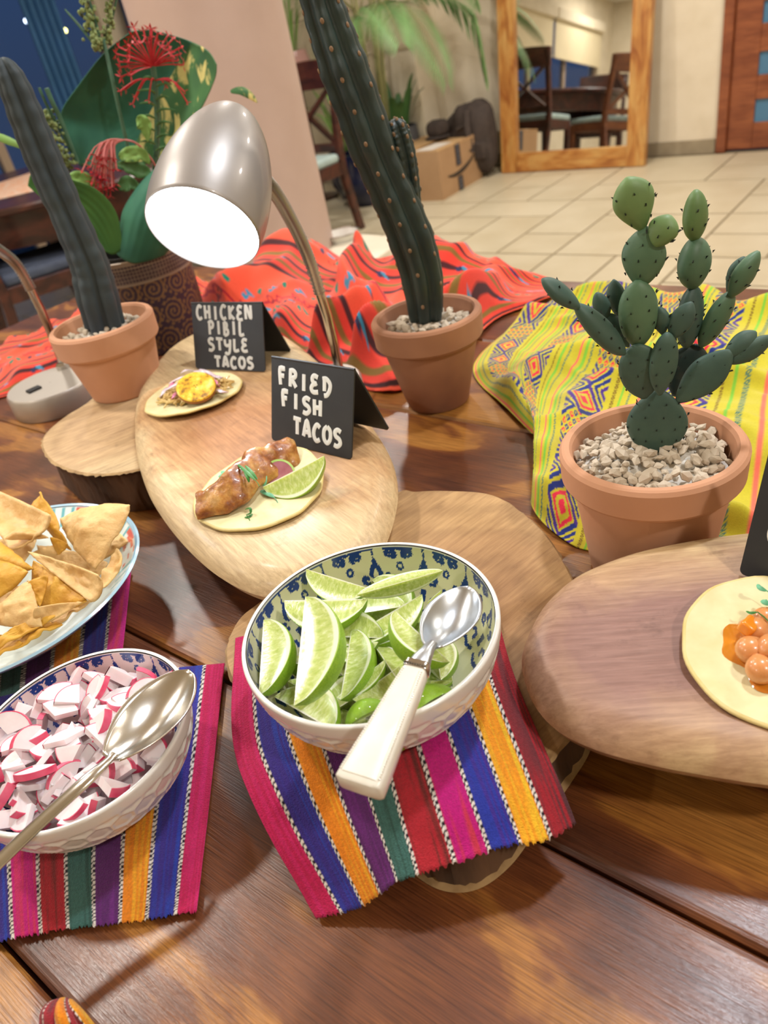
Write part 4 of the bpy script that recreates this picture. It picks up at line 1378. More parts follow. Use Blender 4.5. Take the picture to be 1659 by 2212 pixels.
def lune_meshes(name, alpha, fat):
    nt_, na = 26, 14
    prf = lambda t_: fat * (math.sin(math.pi * t_) ** .62 * .96 + .04 * 1)        # half-length 1 along x
    prf2 = lambda t_: 0 if t_ in (0, 1) else prf(t_)
    pl = MB()
    rs = []
    for i in range(nt_ + 1):
        t_ = i / nt_
        r_ = prf(max(.004, min(.996, t_)))
        if i in (0, nt_):
            r_ *= .2
        x = -1 + 2 * t_
        rs.append([Vector((x, r_ * math.cos(a), r_ * math.sin(a))) for a in [-alpha * k / na for k in range(na + 1)]])
    pl.rings(rs, 0, False, False, closed=False)
    pl2 = MB()
    uvs = []
    faces = MB()
    for side, a in ((0, 0), (1, -alpha)):
        nr = 10
        vs, fs = [], []
        for i in range(nt_ + 1):
            t_ = i / nt_
            r_ = prf(max(.004, min(.996, t_))) * (1 if 0 < i < nt_ else .2)
            for j in range(nr + 1):
                q_ = j / nr
                dip = .035 * math.sin(math.pi * min(1, q_ / .9)) * math.sin(math.pi * t_) * (1 if q_ < .9 else 0)
                nx = (math.sin(a), -math.cos(a)) if side == 0 else (-math.sin(a), math.cos(a))
                vs.append(Vector((-1 + 2 * t_, q_ * r_ * math.cos(a) + nx[0] * dip, q_ * r_ * math.sin(a) + nx[1] * dip)))
                uvs.append((t_, q_))
        for i in range(nt_):
            for j in range(nr):
                p_ = i * (nr + 1) + j
                qd = (p_, p_ + nr + 1, p_ + nr + 2, p_ + 1)
                fs.append(qd if side else tuple(reversed(qd)))
        faces.add(vs, fs)
    me1 = pl.mesh(name + '_peel', M_LIMEPEEL)
    me2 = faces.mesh(name + '_flesh', M_LIMEFLESH)
    ul = me2.uv_layers.new(name='UVMap')
    for lp in me2.loops:
        ul.data[lp.index].uv = uvs[lp.vertex_index]
    return me1, me2
LUNE = {a: lune_meshes('lime', math.radians(a), .62) for a in (62, 80)}
def lime(A_, B_, M_, label, alpha=62, swap=False, group=None):
    # A_, B_: the two tips of the cut edge; M_: middle of the peel rim of the face towards the viewer
    mid = (A_ + B_) / 2
    L2 = (B_ - A_).length / 2
    x = (B_ - A_).normalized()
    y = M_ - mid
    y = (y - x * y.dot(x))
    fy__ = y.length / .62 
    y.normalize()
    z = x.cross(y)
    if (CAM - mid).dot(z) < 0:
        x = -x
        z = x.cross(y)
    if swap:
        z = -z
        x = -x
    sc_ = min(max(fy__, L2 * .55), L2 * 1.25)
    t_ = thing('lime_wedge', label, 'lime', (0, 0, 0), group=group)
    # the peel lies below the face turned to the viewer
    Mx = Matrix((x * L2, y * sc_, z * sc_)).transposed().to_4x4()
    t_.matrix_basis = Matrix.Translation(mid)
    me1, me2 = LUNE[alpha]
    link_mesh('peel', me1, t_, Mx)
    link_mesh('flesh', me2, t_, Mx)
    return t_
ZL = lambda x, y, h: at(520 + x / 2.86, 1180 + y / 2.86, h2 + h)
LW = [
    # (A), (B), (M) in the zoomed crop of the bowl, heights over the log slice
    ((205, 930, .046), (565, 1135, .060), (650, 925, .062), 'wedge low at the front left, under the upright wedge', 62),
    ((650, 1125, .056), (905, 985, .060), (800, 1010, .074), 'peel-side-up wedge at the front rim beneath the spoon handle', 80),
    ((1040, 1065, .056), (1320, 900, .058), (1170, 930, .076), 'peel-side-up wedge at the front right rim beside the spoon handle', 80),
    ((1110, 830, .046), (1310, 830, .048), (1230, 880, .05), 'wedge deep behind the ferrule of the spoon', 62),
    ((590, 935, .054), (890, 700, .064), (790, 880, .06), 'wedge showing a strip of green peel in the middle of the bowl', 62),
    ((980, 740, .062), (690, 945, .058), (870, 1010, .056), 'wet wedge cut face up just left of the spoon handle', 62),
    ((560, 610, .058), (850, 590, .066), (690, 790, .058), 'wedge in the middle of the bowl with thick pale rim', 62),
    ((600, 590, .058), (1010, 420, .064), (900, 560, .066), 'pale wedge half hidden behind the peel-up wedge', 62),
    ((700, 540, .062), (1120, 295, .074), (1090, 490, .066), 'wedge with a pale rim under the edge-on back wedge', 62),
    ((1235, 825, .056), (1190, 560, .058), (1460, 590, .064), 'wedge lying under the metal bowl of the spoon', 62),
    ((1150, 350, .062), (1240, 270, .066), (1190, 300, .055), 'small piece of wedge right behind the spoon tip', 62),
    ((110, 925, .060), (140, 455, .070), (372, 690, .072), 'wedge leaning on the left wall of the bowl', 62),
    ((270, 335, .074), (785, 325, .078), (520, 540, .070), 'broad wedge behind the upright wedge, cut face forward', 62),
    ((405, 140, .074), (800, 262, .076), (520, 330, .066), 'wedge at the back left rim of the bowl', 62),
    ((720, 300, .082), (1248, 150, .086), (1010, 300, .070), 'wedge seen edge-on at the back rim of the bowl', 62),
    ((955, 398, .090), (1292, 715, .078), (1010, 640, .092), 'wedge turned with its bright green peel to the front, touching the spoon', 80),
    ((398, 312, .096), (328, 985, .078), (605, 690, .092), 'upright wedge on top at the left of the heap', 62),
]
random.seed(3)
for k in range(24):
    a = k * 2.4
    rr = .056 * math.sqrt((k % 16 + .6) / 16)
    c_ = CL + Vector((rr * math.cos(a), rr * math.sin(a), (.030 if k < 16 else .048 - .004 * rr / .05) + .005 * (k % 3) + .004 * rr / .06))
    an = random.uniform(0, 6.28)
    d_ = Vector((math.cos(an), math.sin(an), random.uniform(-.15, .15))) * .028
    m_ = Vector((-math.sin(an), math.cos(an), random.uniform(-.6, .6))).normalized() * .02
    lime(c_ - d_, c_ + d_, c_ + m_, 'lime wedge lying under the others in the bowl, mostly hidden', 80, group='lime wedges at the bottom of the bowl')
for A0, B0, M0, lab, al in LW:
    lime(ZL(*A0), ZL(*B0), ZL(*M0), 'lime ' + lab, al)

# ------------------------------------------------------------------ spoons
def spoon(label, tip, neck, side, dep, handle, hr, m, thick=.0012):
    t_ = thing('spoon', label, 'spoon', neck)
    ax = tip - neck
    L = ax.length
    ax.normalize()
    sd = (side - ax * side.dot(ax))
    wd_ = sd.length
    sd.normalize()
    up_ = sd.cross(ax)
    if up_.z < 0:
        up_ = -up_
    def f_(s, t2):
        w_ = wd_ * (math.sin(math.pi * (.06 + .94 * s) ** 1.15) ** .58 if s < 1 else 0)
        w_ = max(w_, .0035 if s < .3 else .0004)
        q_ = 2 * t2 - 1
        d = dep * (1 - q_ * q_) * math.sin(math.pi * min(1, s * .96 + .04)) ** .8
        return neck + ax * (L * s) + sd * (w_ * q_) - up_ * d
    MB().grid(30, 16, f_).build('bowl', m, t_, solid=thick, sharp=0, soff=0)
    return t_, ax, sd, up_
Z7 = lambda x, y, h: at(x, y, h)
# spoon of the limes
neck = at(932, 1394, h2 + .096)
tip = at(1012, 1266, h2 + .094)
sid = at(1032, 1345, h2 + .094) - at(972, 1310, h2 + .094)
t, ax, sd, up_ = spoon('short spoon with pearly white handle resting on the limes', tip, neck, sid * .80, .011, None, None, M_STEEL2)
hv = [at(x, y, h) for x, y, h in ((934, 1390, h2 + .0955), (925, 1402, h2 + .097), (912, 1422, h2 + .098), (903, 1440, h2 + .097))]
MB().tube(hv, [.0034, .0040, .0058, .0072], 14, flat=.62, up=up_).build('neck', M_STEEL2, t)
P0 = at(903, 1440, h2 + .097)
P1 = at(775, 1703, h2 + .090)
d_ = (P1 - P0)
side_ = d_.normalized().cross(up_).normalized()
n_up = side_.cross(d_.normalized())
if n_up.z < 0:
    n_up = -n_up
def hsec(p, w, th):
    o = []
    for a in range(20):
        an = 2 * math.pi * a / 20
        c_, s__ = math.cos(an), math.sin(an)
        sg = lambda v, e: (abs(v) ** e) * (1 if v > 0 else -1)
        o.append(p + side_ * (w * sg(c_, .35)) + n_up * (th * sg(s__, .35)))
    return o
MB().rings([hsec(P0 - d_ * .02, .0070, .0048), hsec(P0 + d_ * .035, .0075, .0053), hsec(P0 + d_ * .045, .0070, .005)]).build('ferrule', M_CHROME, t, sharp=50)
bd = MB()
for k in range(9):
    for sg in (-1, 1):
        bd.ball(P0 + d_ * (.0 if k < 0 else .03) + side_ * (-.006 + .0015 * k) + n_up * .0055, .0007, 6, 5)
hb = bd.build('ferrule_beads', M_CHROME, t)
hb['kind'] = 'stuff'
hn = MB().rings([hsec(P0 + d_ * s_, w_, th) for s_, w_, th in ((.045, .0066, .0045), (.07, .0072, .0048), (.3, .0088, .0054), (.6, .0105, .006), (.9, .0124, .0066), (.985, .0128, .0066), (1.0, .0118, .0058))]).build('handle', M_PEARL, t, sharp=50)
st = MB()
for k in range(46):
    s_ = .08 + .86 * k / 45
    w_ = .0066 + (.0128 - .0066) * s_ - .0016
    th = .0046 + .0021 * s_
    for sg in (-1, 1):
        st.ball(P0 + d_ * s_ + side_ * (w_ * sg) + n_up * th, .0006, 5, 4)
so = st.build('stitch_beads', M_PEARL, t)
so['kind'] = 'stuff'
ip = MB()
ip.rings([[P0 + d_ * s_ + side_ * (w_ * q_) + n_up * (th + dz) for q_, dz in ((-1, 0), (-.86, .0007), (.86, .0007), (1, 0))] for s_, w_, th in ((.075, .0045, .0046), (.3, .006, .0052), (.6, .0078, .0058), (.955, .0100, .0064))], closed=False)
ip.build('handle_inlay', M_PEARL, t, sharp=30)
# spoon of the radishes
neck = at(240, 1636, .088)
tip = at(408, 1446, .084)
sid = at(390, 1560, .084) - at(300, 1500, .086)
t, ax, sd, up_ = spoon('long polished steel serving spoon resting across the radish bowl', tip, neck, sid * .54, .012, None, None, M_STEEL)
hp = cr([at(246, 1630, .088), at(222, 1654, .090), at(180, 1692, .090), at(110, 1755, .086), at(20, 1840, .080), at(-90, 1950, .074), at(-170, 2030, .072)], 24)
MB().tube(hp, [.0040, .0032, .0030, .0032, .0036, .0040, .0044, .0048] + [.005] * 10 + [.0055, .006, .0065, .007, .007, .006], 16, flat=.5, up=up_).build('handle', M_STEEL, t)
tag(recentre(MB().box((-.0012, -.001, 0), (.0012, .001, .0008), M=Matrix.Translation(at(280, 1546, .0800))).build('cilantro_fleck', M_LEAF1, smooth=False)), 'tiny green herb fleck lying in the radish spoon', 'herb')

# ------------------------------------------------------------------ chopped radishes
random.seed(21)
def rad_mesh(ang, r_, th):
    n_ = 9
    arc = [(r_ * math.cos(ang * (k / n_ - .5)), r_ * math.sin(ang * (k / n_ - .5))) for k in range(n_ + 1)]
    fl = MB()
    inner = [(x * .965, y * .965) for x, y in arc]
    poly = [(-.0005, 0)] + inner
    rs = [[Vector((x, y, z)) for x, y in poly] for z in (-th / 2, th / 2)]
    fl.rings(rs)
    sk = MB()
    sk.rings([[Vector((x, y, z)) for x, y in o_] for o_, z in ((inner, -th / 2), (arc, -th / 2 * .96), (arc, th / 2 * .96), (inner, th / 2))], closed=False, cap0=False, cap1=False)
    return fl.mesh('radish_flesh', M_RADF, sharp=30), sk.mesh('radish_skin', M_RADS, sharp=60)
RADS = [rad_mesh(a, r_, th) for a, r_, th in ((1.5, .017, .006), (2.0, .016, .0045), (1.2, .019, .008), (2.6, .0155, .004), (1.1, .0165, .011), (1.7, .018, .004), (.9, .02, .006))]
RL_ = 'chopped chunk of white radish with pink skin in the patterned bowl'
def radish(P, Mr, k):
    t_ = thing('radish_piece', RL_, 'radish', P, group='chopped radishes in the bowl')
    M4 = Mr.to_4x4()
    a, b_ = RADS[k % len(RADS)]
    link_mesh('flesh', a, t_, M4)
    link_mesh('skin', b_, t_, M4)
def rot(a, b_, c_):
    return Matrix.Rotation(a, 3, 'Z') @ Matrix.Rotation(b_, 3, 'X') @ Matrix.Rotation(c_, 3, 'Y')
for layer, (n_, zz, rmax) in enumerate(((26, .034, .052), (44, .050, .064), (46, .0605, .060))):
    for k in range(n_):
        rr = rmax * math.sqrt((k + .5) / n_)
        a = k * 2.39996 + layer
        P = CR_ + Vector((rr * math.cos(a), rr * math.sin(a), zz + .004 * random.uniform(-1, 1) - (.010 * (rr / .07) ** 2 if layer == 2 else 0)))
        if P.x < -.318 and layer < 2:
            continue
        radish(P + Vector((random.uniform(-.003, .003), random.uniform(-.003, .003), 0)),
               rot(random.uniform(0, 6.3), random.gauss(0, .55), random.gauss(0, .45)), random.randrange(7))

# ------------------------------------------------------------------ tortilla chips
ZC = lambda x, y, h: at(x / 5.352, 1060 + y / 5.352, h - .013)
random.seed(5)
def chip(pts, bulge, label, m, curl=0.0):
    a, b_, c_ = pts
    n_ = 24
    nr = (b_ - a).cross(c_ - a).normalized()
    if nr.dot(CAM - a) < 0:
        nr = -nr
    idx, vs = {}, []
    sd_ = random.random() * 50
    L_ = ((b_ - a).length + (c_ - b_).length + (a - c_).length) / 3
    for i in range(n_ + 1):
        for j in range(n_ + 1 - i):
            k = n_ - i - j
            w_ = [i / n_, j / n_, k / n_]
            # round the corners a little and bow the sides out
            p = a * w_[0] + b_ * w_[1] + c_ * w_[2]
            bow = 27 * w_[0] * w_[1] * w_[2]
            e = (p - (a + b_ + c_) / 3)
            side_b = max(w_[0] * w_[1], w_[1] * w_[2], w_[0] * w_[2]) * 4 * (1 - min(1, min(w_) * 6))
            p = p + e * (.20 * side_b)
            nz = noise.noise(p * 50 + Vector((sd_, 0, 0))) * .0016 + max(0, noise.noise(p * 125 + Vector((sd_, 4, 0))) - .06) * .0055 + noise.noise(p * 330) * .0004
            cu = curl * L_ * (w_[0] - w_[1]) ** 2
            p = p + nr * (bulge * L_ * bow * .5 + cu + nz)
            idx[(i, j)] = len(vs)
            vs.append(p)
    fs = []
    for i in range(n_):
        for j in range(n_ - i):
            fs.append((idx[(i, j)], idx[(i + 1, j)], idx[(i, j + 1)]))
            if j < n_ - i - 1:
                fs.append((idx[(i + 1, j)], idx[(i + 1, j + 1)], idx[(i, j + 1)]))
    q_ = MB().add(vs, fs)
    o_ = q_.build('tortilla_chip', m, solid=.0017, sharp=0, merge=True, soff=0)
    tag(recentre(o_), label, 'chip', group='tortilla chips in the bowl')
CH = [
    (((140, 1835, .058), (720, 1540, .062), (230, 1540, .058)), .05, 0, 'golden chip against the front wall of the bowl'),
    (((640, 1570, .060), (1070, 1270, .064), (600, 1380, .062)), .05, 0, 'tan chip against the front right wall of the bowl'),
    (((-200, 1980, .056), (260, 1760, .060), (-150, 1650, .060)), .05, 0, 'golden chip low at the front left wall of the bowl'),
    (((1280, 440, .066), (1480, 590, .064), (1200, 790, .05)), .1, 0, 'small curled pale chip at the right inside wall of the bowl'),
    (((1350, 670, .074), (1420, 870, .068), (1090, 1240, .06)), -.15, 0, 'narrow pale chip along the right rim of the bowl'),
    (((430, 640, .056), (1250, 840, .056), (800, 1250, .05)), 0, 0, 'flat chip buried under the others in the middle right'),
    (((-80, 1150, .062), (520, 1120, .060), (250, 1600, .055)), 0, 0, 'flat chip buried low in the front of the heap'),
    (((-300, 620, .070), (420, 560, .066), (60, 1050, .062)), 0, 0, 'flat chip buried low at the left of the heap'),
    (((600, 540, .082), (800, 620, .078), (680, 740, .070)), .2, .1, 'small golden broken chip corner near the middle'),
    (((650, 630, .076), (370, 720, .072), (660, 750, .068)), .2, 0, 'small curled chip fragment beside the standing chip'),
    (((530, 20, .104), (405, 215, .086), (810, 690, .068)), .25, .1, 'tall narrow golden chip standing at the back of the bowl'),
    (((1475, 148, .104), (670, 310, .094), (1105, 915, .070)), .25, -.06, 'large pale blistered chip pointing over the right rim'),
    (((690, 365, .100), (-220, -60, .106), (120, 690, .084)), -.2, .12, 'large pale chip folded upward at the back left'),
    (((50, 560, .094), (560, 545, .092), (250, 430, .100)), .3, 0, 'curled tan flap lying inside the folded back chip'),
    (((380, 725, .090), (1200, 1000, .086), (1060, 1290, .072)), -.15, .08, 'large pale blistered chip across the middle of the bowl'),
    (((395, 810, .080), (1010, 1265, .070), (430, 1330, .062)), .1, 0, 'deep golden chip just under the large middle chip'),
    (((330, 1060, .084), (560, 995, .082), (460, 1345, .068)), .1, 0, 'small tan upright chip in front of the golden chip'),
    (((-200, 470, .096), (385, 905, .084), (-120, 900, .078)), .3, 0, 'yellow rounded chip at the left middle of the heap'),
    (((-160, 790, .094), (330, 940, .086), (-120, 1310, .072)), .3, 0, 'bright golden chip low at the left of the heap'),
    (((310, 1030, .086), (470, 1560, .068), (-120, 1520, .066)), .2, -.05, 'pale speckled chip at the front left of the bowl'),
    (((440, 1350, .078), (960, 1290, .074), (400, 1600, .064)), -.1, .06, 'tan chip with a wavy edge near the front rim'),
    (((-140, 1870, .064), (170, 1570, .070), (1010, 1270, .070)), -.1, -.05, 'long golden chip along the front rim of the bowl'),
    (((-260, 1300, .074), (60, 1330, .072), (-150, 1750, .066)), .1, 0, 'pale chip at the left front edge of the heap'),
]
for k, (pts, bu, cu, lab) in enumerate(CH):
    chip([ZC(*p) for p in pts], bu, lab, M_CHIP2 if 'golden' in lab or 'yellow' in lab else M_CHIP, cu)

# ------------------------------------------------------------------ terracotta pots and cacti
def prj(P):
    c = R.transposed() @ (P - CAM)
    return CX + F * c.x / c.z, CY + F * c.y / c.z
random.seed(77)
def stone_mesh(seed):
    b_ = bmesh.new()
    bmesh.ops.create_icosphere(b_, subdivisions=1, radius=1)
    for v in b_.verts:
        v.co *= 1 + .55 * noise.noise(v.co * 1.3 + Vector((seed * 7, 0, 0)))
        v.co.z *= .75
    me = bpy.data.meshes.new('stone')
    b_.to_mesh(me)
    b_.free()
    me.materials.append(M_STONE)
    return me
STONES = [stone_mesh(k) for k in range(7)]
def pot(t, C, rim, h, base, m, lip=.022, over=.006):
    th = .008
    b_ = MB().lathe([(.012, .004), (base * .97, 0), (base, .002), (rim - over - .004, h - lip - .002), (rim - over - .002, h - lip), (rim - .003, h - lip + .001), (rim - .001, h - lip + .004), (rim, h - .004), (rim - .002, h - .001), (rim - .004, h),
                     (rim - th, h), (rim - th - .002, h - .003), (rim - th - .004, h - .02), (rim - th - .006, h - .045)], 72, C, cap0=True)
    return b_.build('pot', m, t, sharp=25)
def gravel(t, C, rad, z, n, smin, smax, mound=.008, clear=None):
    b_ = MB().lathe([(.001, z + mound - .003), (rad * .5, z + mound * .7 - .004), (rad * .97, z - .004), (rad * .95, z - .014)], 36, C, cap0=True, fn=lambda r_, z_, a: r_ * (1 + .03 * math.sin(5 * a)))
    b_.build('plaster_bed', M_PLASTER, t)
    for k in range(n):
        rr = rad * .97 * math.sqrt((k + .5) / n)
        a = k * 2.39996
        s_ = random.uniform(smin, smax)
        x, y = rr * math.cos(a) + random.uniform(-.002, .002), rr * math.sin(a) + random.uniform(-.002, .002)
        if clear and math.hypot(x - clear[0], y - clear[1]) < clear[2]:
            continue
        if random.random() < .1:
            continue
        zz = z + mound * (1 - (rr / rad) ** 2) + random.uniform(-.001, .003)
        Mx = Matrix.Translation((x, y, zz)) @ rot(random.uniform(0, 6), random.uniform(-.6, .6), random.uniform(-.6, .6)).to_4x4() @ Matrix.Diagonal((s_, s_ * random.uniform(.6, 1), s_ * random.uniform(.6, .95), 1))
        link_mesh('stone', random.choice(STONES), t, Mx)
M_CACT = mat('blue_green_cactus', '#37504a', '#4a6657', 18, .55, b=.15, bscale=200)
M_CACTD = mat('dark_cactus_skin', '#1a2829', '#273a36', 14, .45, b=.2, bscale=120, coat=.1)
M_CACTG = mat('greyish_cactus_skin', '#2b363f', '#3a4647', 14, .6, b=.2, bscale=120)
M_PADU = mat('yellow_green_pad', '#5f7d4a', '#7a985e', 16, .5, b=.12, bscale=200)
M_PADM = mat('mid_green_pad', '#486850', '#5f8060', 16, .5, b=.12, bscale=200)
M_SPINE = mat('dark_spine', '#1e2a26', rough=.6)
M_AREOLE = mat('tan_areole', '#94775a', '#7d6248', 80, .9)
def column_cactus(t, pts, rads, ribs, depth, m, phase=0.0, areoles=True, step=4, sub='stem'):
    n_ = 14 * 8
    P_ = cr(pts, n_)
    rr = [interp([Vector((r_, 0, 0)) for r_ in rads], i / (n_ - 1)).x for i in range(n_)]
    wobb = [1 + .05 * noise.noise(Vector((i * .16, phase, 2))) for i in range(n_)]
    def cross(i, a):
        c_ = abs(math.cos(ribs * .5 * (a + phase)))
        return (1 - depth + depth * c_ ** .8 * 1.25) * wobb[i] * (1 + .02 * math.sin(i * .9) * c_)
    b_ = MB().tube(P_, rr, 48, cross=cross, up=(0, -1, 0))
    o_ = b_.build(sub, m, t, sharp=0)
    if areoles:
        ar = MB()
        for k in range(ribs):
            a = 2 * math.pi * k / ribs - phase
            for i in range(5 + (k % 2) * step, n_ - 4, step * 2):
                p_ = P_[i]
                tg = (P_[i + 1] - P_[i - 1]).normalized()
                Nn = Vector((0, -1, 0))
                Nn = (Nn - tg * Nn.dot(tg)).normalized()
                Bn = tg.cross(Nn)
                d_ = Bn * math.cos(a) + Nn * math.sin(a)
                ar.ball(p_ + d_ * (rr[i] * cross(i, a) + .0001), (.0021, .0011, .0028), 8, 5, frame(d_.cross(tg), d_))
        ao = ar.build('areoles', M_AREOLE, o_)
        ao['kind'] = 'stuff'
    return o_
# pot in the middle with the tall leaning cactus
C1 = Vector((.1035, .893, T + .0005))
t = thing('potted_column_cactus', 'tall leaning dark column cactus in a weathered terracotta pot at the table centre', 'cactus', C1)
pot(t, C1, .0695, .12, .041, M_TERRA2, .034, .005)
gravel(t, C1, .0565, .100, 90, .0045, .0085, .010, None)
yp = .893
sp = [ay(x, y, yp) for x, y in ((918, 668), (912, 600), (893, 530), (866, 460), (838, 395), (806, 320), (776, 235), (744, 150), (716, 70), (694, 0), (680, -80), (672, -150))]
sp[0].z -= .012
column_cactus(t, sp, [.0205, .0245, .0255, .0245, .024, .0245, .025, .0245, .0225, .0205, .018, .006], 6, .30, M_CACTD, .25)
arm = [ay(x, y, yp + .012) for x, y in ((892, 480), (884, 415), (874, 350), (862, 300), (853, 270), (849, 258))]
column_cactus(t, arm, [.010, .0125, .0135, .0135, .0115, .003], 6, .3, M_CACTD, .1, step=9, sub='side_arm')
# left pot on the small log slice
C2 = Vector((-.3200, 1.022, T + .0605))
t = thing('potted_column_cactus', 'greyish leaning column cactus in a terracotta pot on the small log slice', 'cactus', C2)
pot(t, C2, .071, .101, .0495, M_TERRA, .034, .005)
gravel(t, C2, .0580, .084, 70, .004, .008, .009, None)
yp = 1.022
sp = [ay(x, y, yp) for x, y in ((222, 692), (208, 630), (196, 580), (176, 530), (146, 462), (116, 395), (86, 325), (56, 250), (28, 180), (10, 140), (3, 124))]
sp[0].z -= .012
column_cactus(t, sp, [.026, .0255, .024, .022, .021, .021, .0205, .0195, .017, .011, .003], 5, .34, M_CACTG, .6, areoles=False)
# prickly pear in the big pot
C3 = Vector((.2180, .4900, T + .002))
t = thing('potted_prickly_pear', 'many-padded green prickly pear cactus in a clean terracotta pot on the yellow cloth', 'cactus', C3)
pot(t, C3, .0715, .12, .049, M_TERRA, .029, .0055)
gravel(t, C3, .0588, .106, 190, .0035, .0072, .010, None)
def pad(b0, t0, w, dy=0.0, yaw=0.0, th=.3, m=M_CACT, p_=1.3, spn=1.0, lean=0.0):
    f_ = lambda q, d: ay(1160 + q[0] / 3.3246, 360 + q[1] / 3.3246, .49 + d)
    B_, T_ = f_(b0, dy), f_(t0, dy + lean)
    W_ = 1.1 * w / 3.3246 * (R.transposed() @ (B_ - CAM)).z / F / 2
    ax_ = (T_ - B_)
    L_ = ax_.length
    ax_.normalize()
    vw = VIEW(B_)
    sd_ = ax_.cross(vw).normalized()
    nr = sd_.cross(ax_)
    ry = Matrix.Rotation(math.radians(yaw), 3, ax_)
    sd_, nr = ry @ sd_, ry @ nr
    W2 = W_ / max(.45, abs(math.cos(math.radians(yaw))))
    n_ = 22
    pr_ = lambda s: max(.03, math.sin(math.pi * min(.999, max(.001, s)) ** p_)) ** .58
    rs = []
    for i in range(n_ + 1):
        s = i / n_
        a_ = W2 * (pr_(s) if 0 < i < n_ else .12) * (.92 + .08 * math.sin(s * 5 + w))
        th_ = W2 * th * (pr_(s) if 0 < i < n_ else .12) ** .8
        th_ = max(th_, min(a_, .0045 * pr_(s)))
        ring = []
        for j in range(20):
            an = 2 * math.pi * j / 20
            ring.append(B_ + ax_ * (L_ * s) + sd_ * (a_ * math.cos(an)) + nr * (th_ * math.sin(an)))
        rs.append(ring)
    o_ = MB().rings(rs).build('pad', m, t, sharp=0)
    b_ = MB()
    nrow = max(3, int(L_ / .0095))
    for i in range(1, nrow):
        s = i / nrow
        a_ = W2 * pr_(s)
        nc = max(2, int(a_ / .0048) + 1)
        for j in range(nc):
            an = math.pi * (j + (.5 if i % 2 else .15)) / nc
            for sg in (1,) if 0 else (1, -1):
                d_ = sd_ * math.cos(an) + nr * (sg * math.sin(an))
                p0 = B_ + ax_ * (L_ * s) + sd_ * (a_ * math.cos(an)) + nr * (W2 * th * pr_(s) ** .8 * math.sin(an) * sg)
                nn_ = (sd_ * (math.cos(an) * th) + nr * (math.sin(an) * sg)).normalized()
                e = .0012 * spn
                u_ = ax_
                v_ = nn_.cross(u_)
                b_.add([p0 - u_ * e - v_ * e * .5, p0 - u_ * e + v_ * e * .5, p0 + u_ * e * .7, p0 + nn_ * e * 1.5 + u_ * e], [(0, 1, 3), (1, 2, 3), (2, 0, 3)])
    so_ = b_.build('spines', m if spn < .8 else M_SPINE, o_, smooth=False)
    so_['kind'] = 'stuff'
pad((850, 2110), (872, 1600), 370, 0, 0, .28, M_CACT, 1.15)
pad((770, 1665), (715, 1275), 310, -.004, 0, .3, M_CACT, 1.15)
pad((730, 1300), (722, 815), 285, 0, 10, .5, M_PADM, 1.1)
pad((745, 870), (785, 430), 275, .004, -10, .5, M_PADM, 1.05)
pad((762, 470), (645, 78), 262, .006, 12, .55, M_PADU, 1.3)
pad((850, 575), (955, 345), 205, -.004, -10, .6, M_PADU, 1.0)
pad((882, 1640), (935, 1190), 190, -.012, 30, .5, M_CACT, 1.2)
pad((955, 1250), (1112, 970), 150, -.008, 15, .45, M_CACT, 1.2)
pad((905, 1215), (876, 1005), 112, -.002, -20, .5, M_CACT)
pad((985, 1650), (1155, 1275), 275, .022, 20, .25, M_CACTD, 1.2)
pad((1075, 1300), (1122, 850), 128, .02, 62, .5, M_CACT, 1.0)
pad((1120, 880), (1140, 505), 152, .02, 60, .6, M_PADM, 1.1)
pad((1132, 535), (1142, 165), 108, .02, 60, .65, M_PADU, 1.0)
pad((1175, 1295), (1405, 890), 128, .018, 55, .5, M_PADM, 1.0)
pad((1385, 935), (1592, 605), 100, .014, 60, .55, M_PADM, 1.0)
pad((1365, 900), (1490, 645), 105, .026, 30, .4, M_CACT, 1.2)
pad((1000, 1695), (1400, 1320), 225, -.006, 10, .22, M_CACT, 1.1, lean=-.008)
pad((1335, 1375), (1575, 1185), 142, -.012, 10, .3, M_CACT, 1.1)
pad((1385, 1415), (1700, 1215), 112, -.014, 40, .4, M_CACT, 1.0)
pad((630, 1345), (275, 990), 108, -.006, 60, .6, M_CACT, 1.0)
pad((305, 1015), (35, 808), 98, -.008, 55, .55, M_CACT, 1.0)
pad((660, 1295), (500, 1060), 128, .016, 20, .35, M_CACT, 1.2)
pad((505, 1100), (425, 905), 120, .016, 15, .4, M_CACT, 1.2)
pad((590, 1090), (550, 810), 118, .022, -10, .4, M_CACT, 1.2)

# ------------------------------------------------------------------ desk lamps
def shade(t, O, d, r0, L):
    d = d.normalized()
    x = d.cross(Vector((0, 0, 1))).normalized()
    y = x.cross(d)
    n_ = 64
    ring = lambda r_, s: [O - d * s + x * (r_ * math.cos(2 * math.pi * k / n_)) + y * (r_ * math.sin(2 * math.pi * k / n_)) for k in range(n_)]
    pr_ = [(r0 * 1.0, 0), (r0 * 1.035, L * .10), (r0 * 1.045, L * .22), (r0 * 1.0, L * .40), (r0 * .89, L * .58), (r0 * .72, L * .75), (r0 * .50, L * .89), (r0 * .28, L * .965), (r0 * .1, L * .997), (r0 * .01, L)]
    pr_ = [(p.x, p.y) for p in cr([Vector((a, b_, 0)) for a, b_ in pr_], 30)]
    MB().rings([ring(r0 - .002, .012), ring(r0 - .002, .0005), ring(r0 - .0008, -.0006)] + [ring(a, b_) for a, b_ in pr_], 0, False, True).build('lamp_shade', M_SHADE, t, sharp=60)
    MB().rings([ring(.0005, .008), ring(r0 * .6, .007), ring(r0 - .0022, .0085)], 0, False, False).build('diffuser', M_GLOW, t)
def neck(t, pts, r_, n_=96):
    P_ = cr(pts, n_)
    MB().tube(P_, [r_ * (1 + .16 * (1 if i % 2 else -1)) for i in range(n_)], 14).build('gooseneck', M_METAL, t, sharp=0)
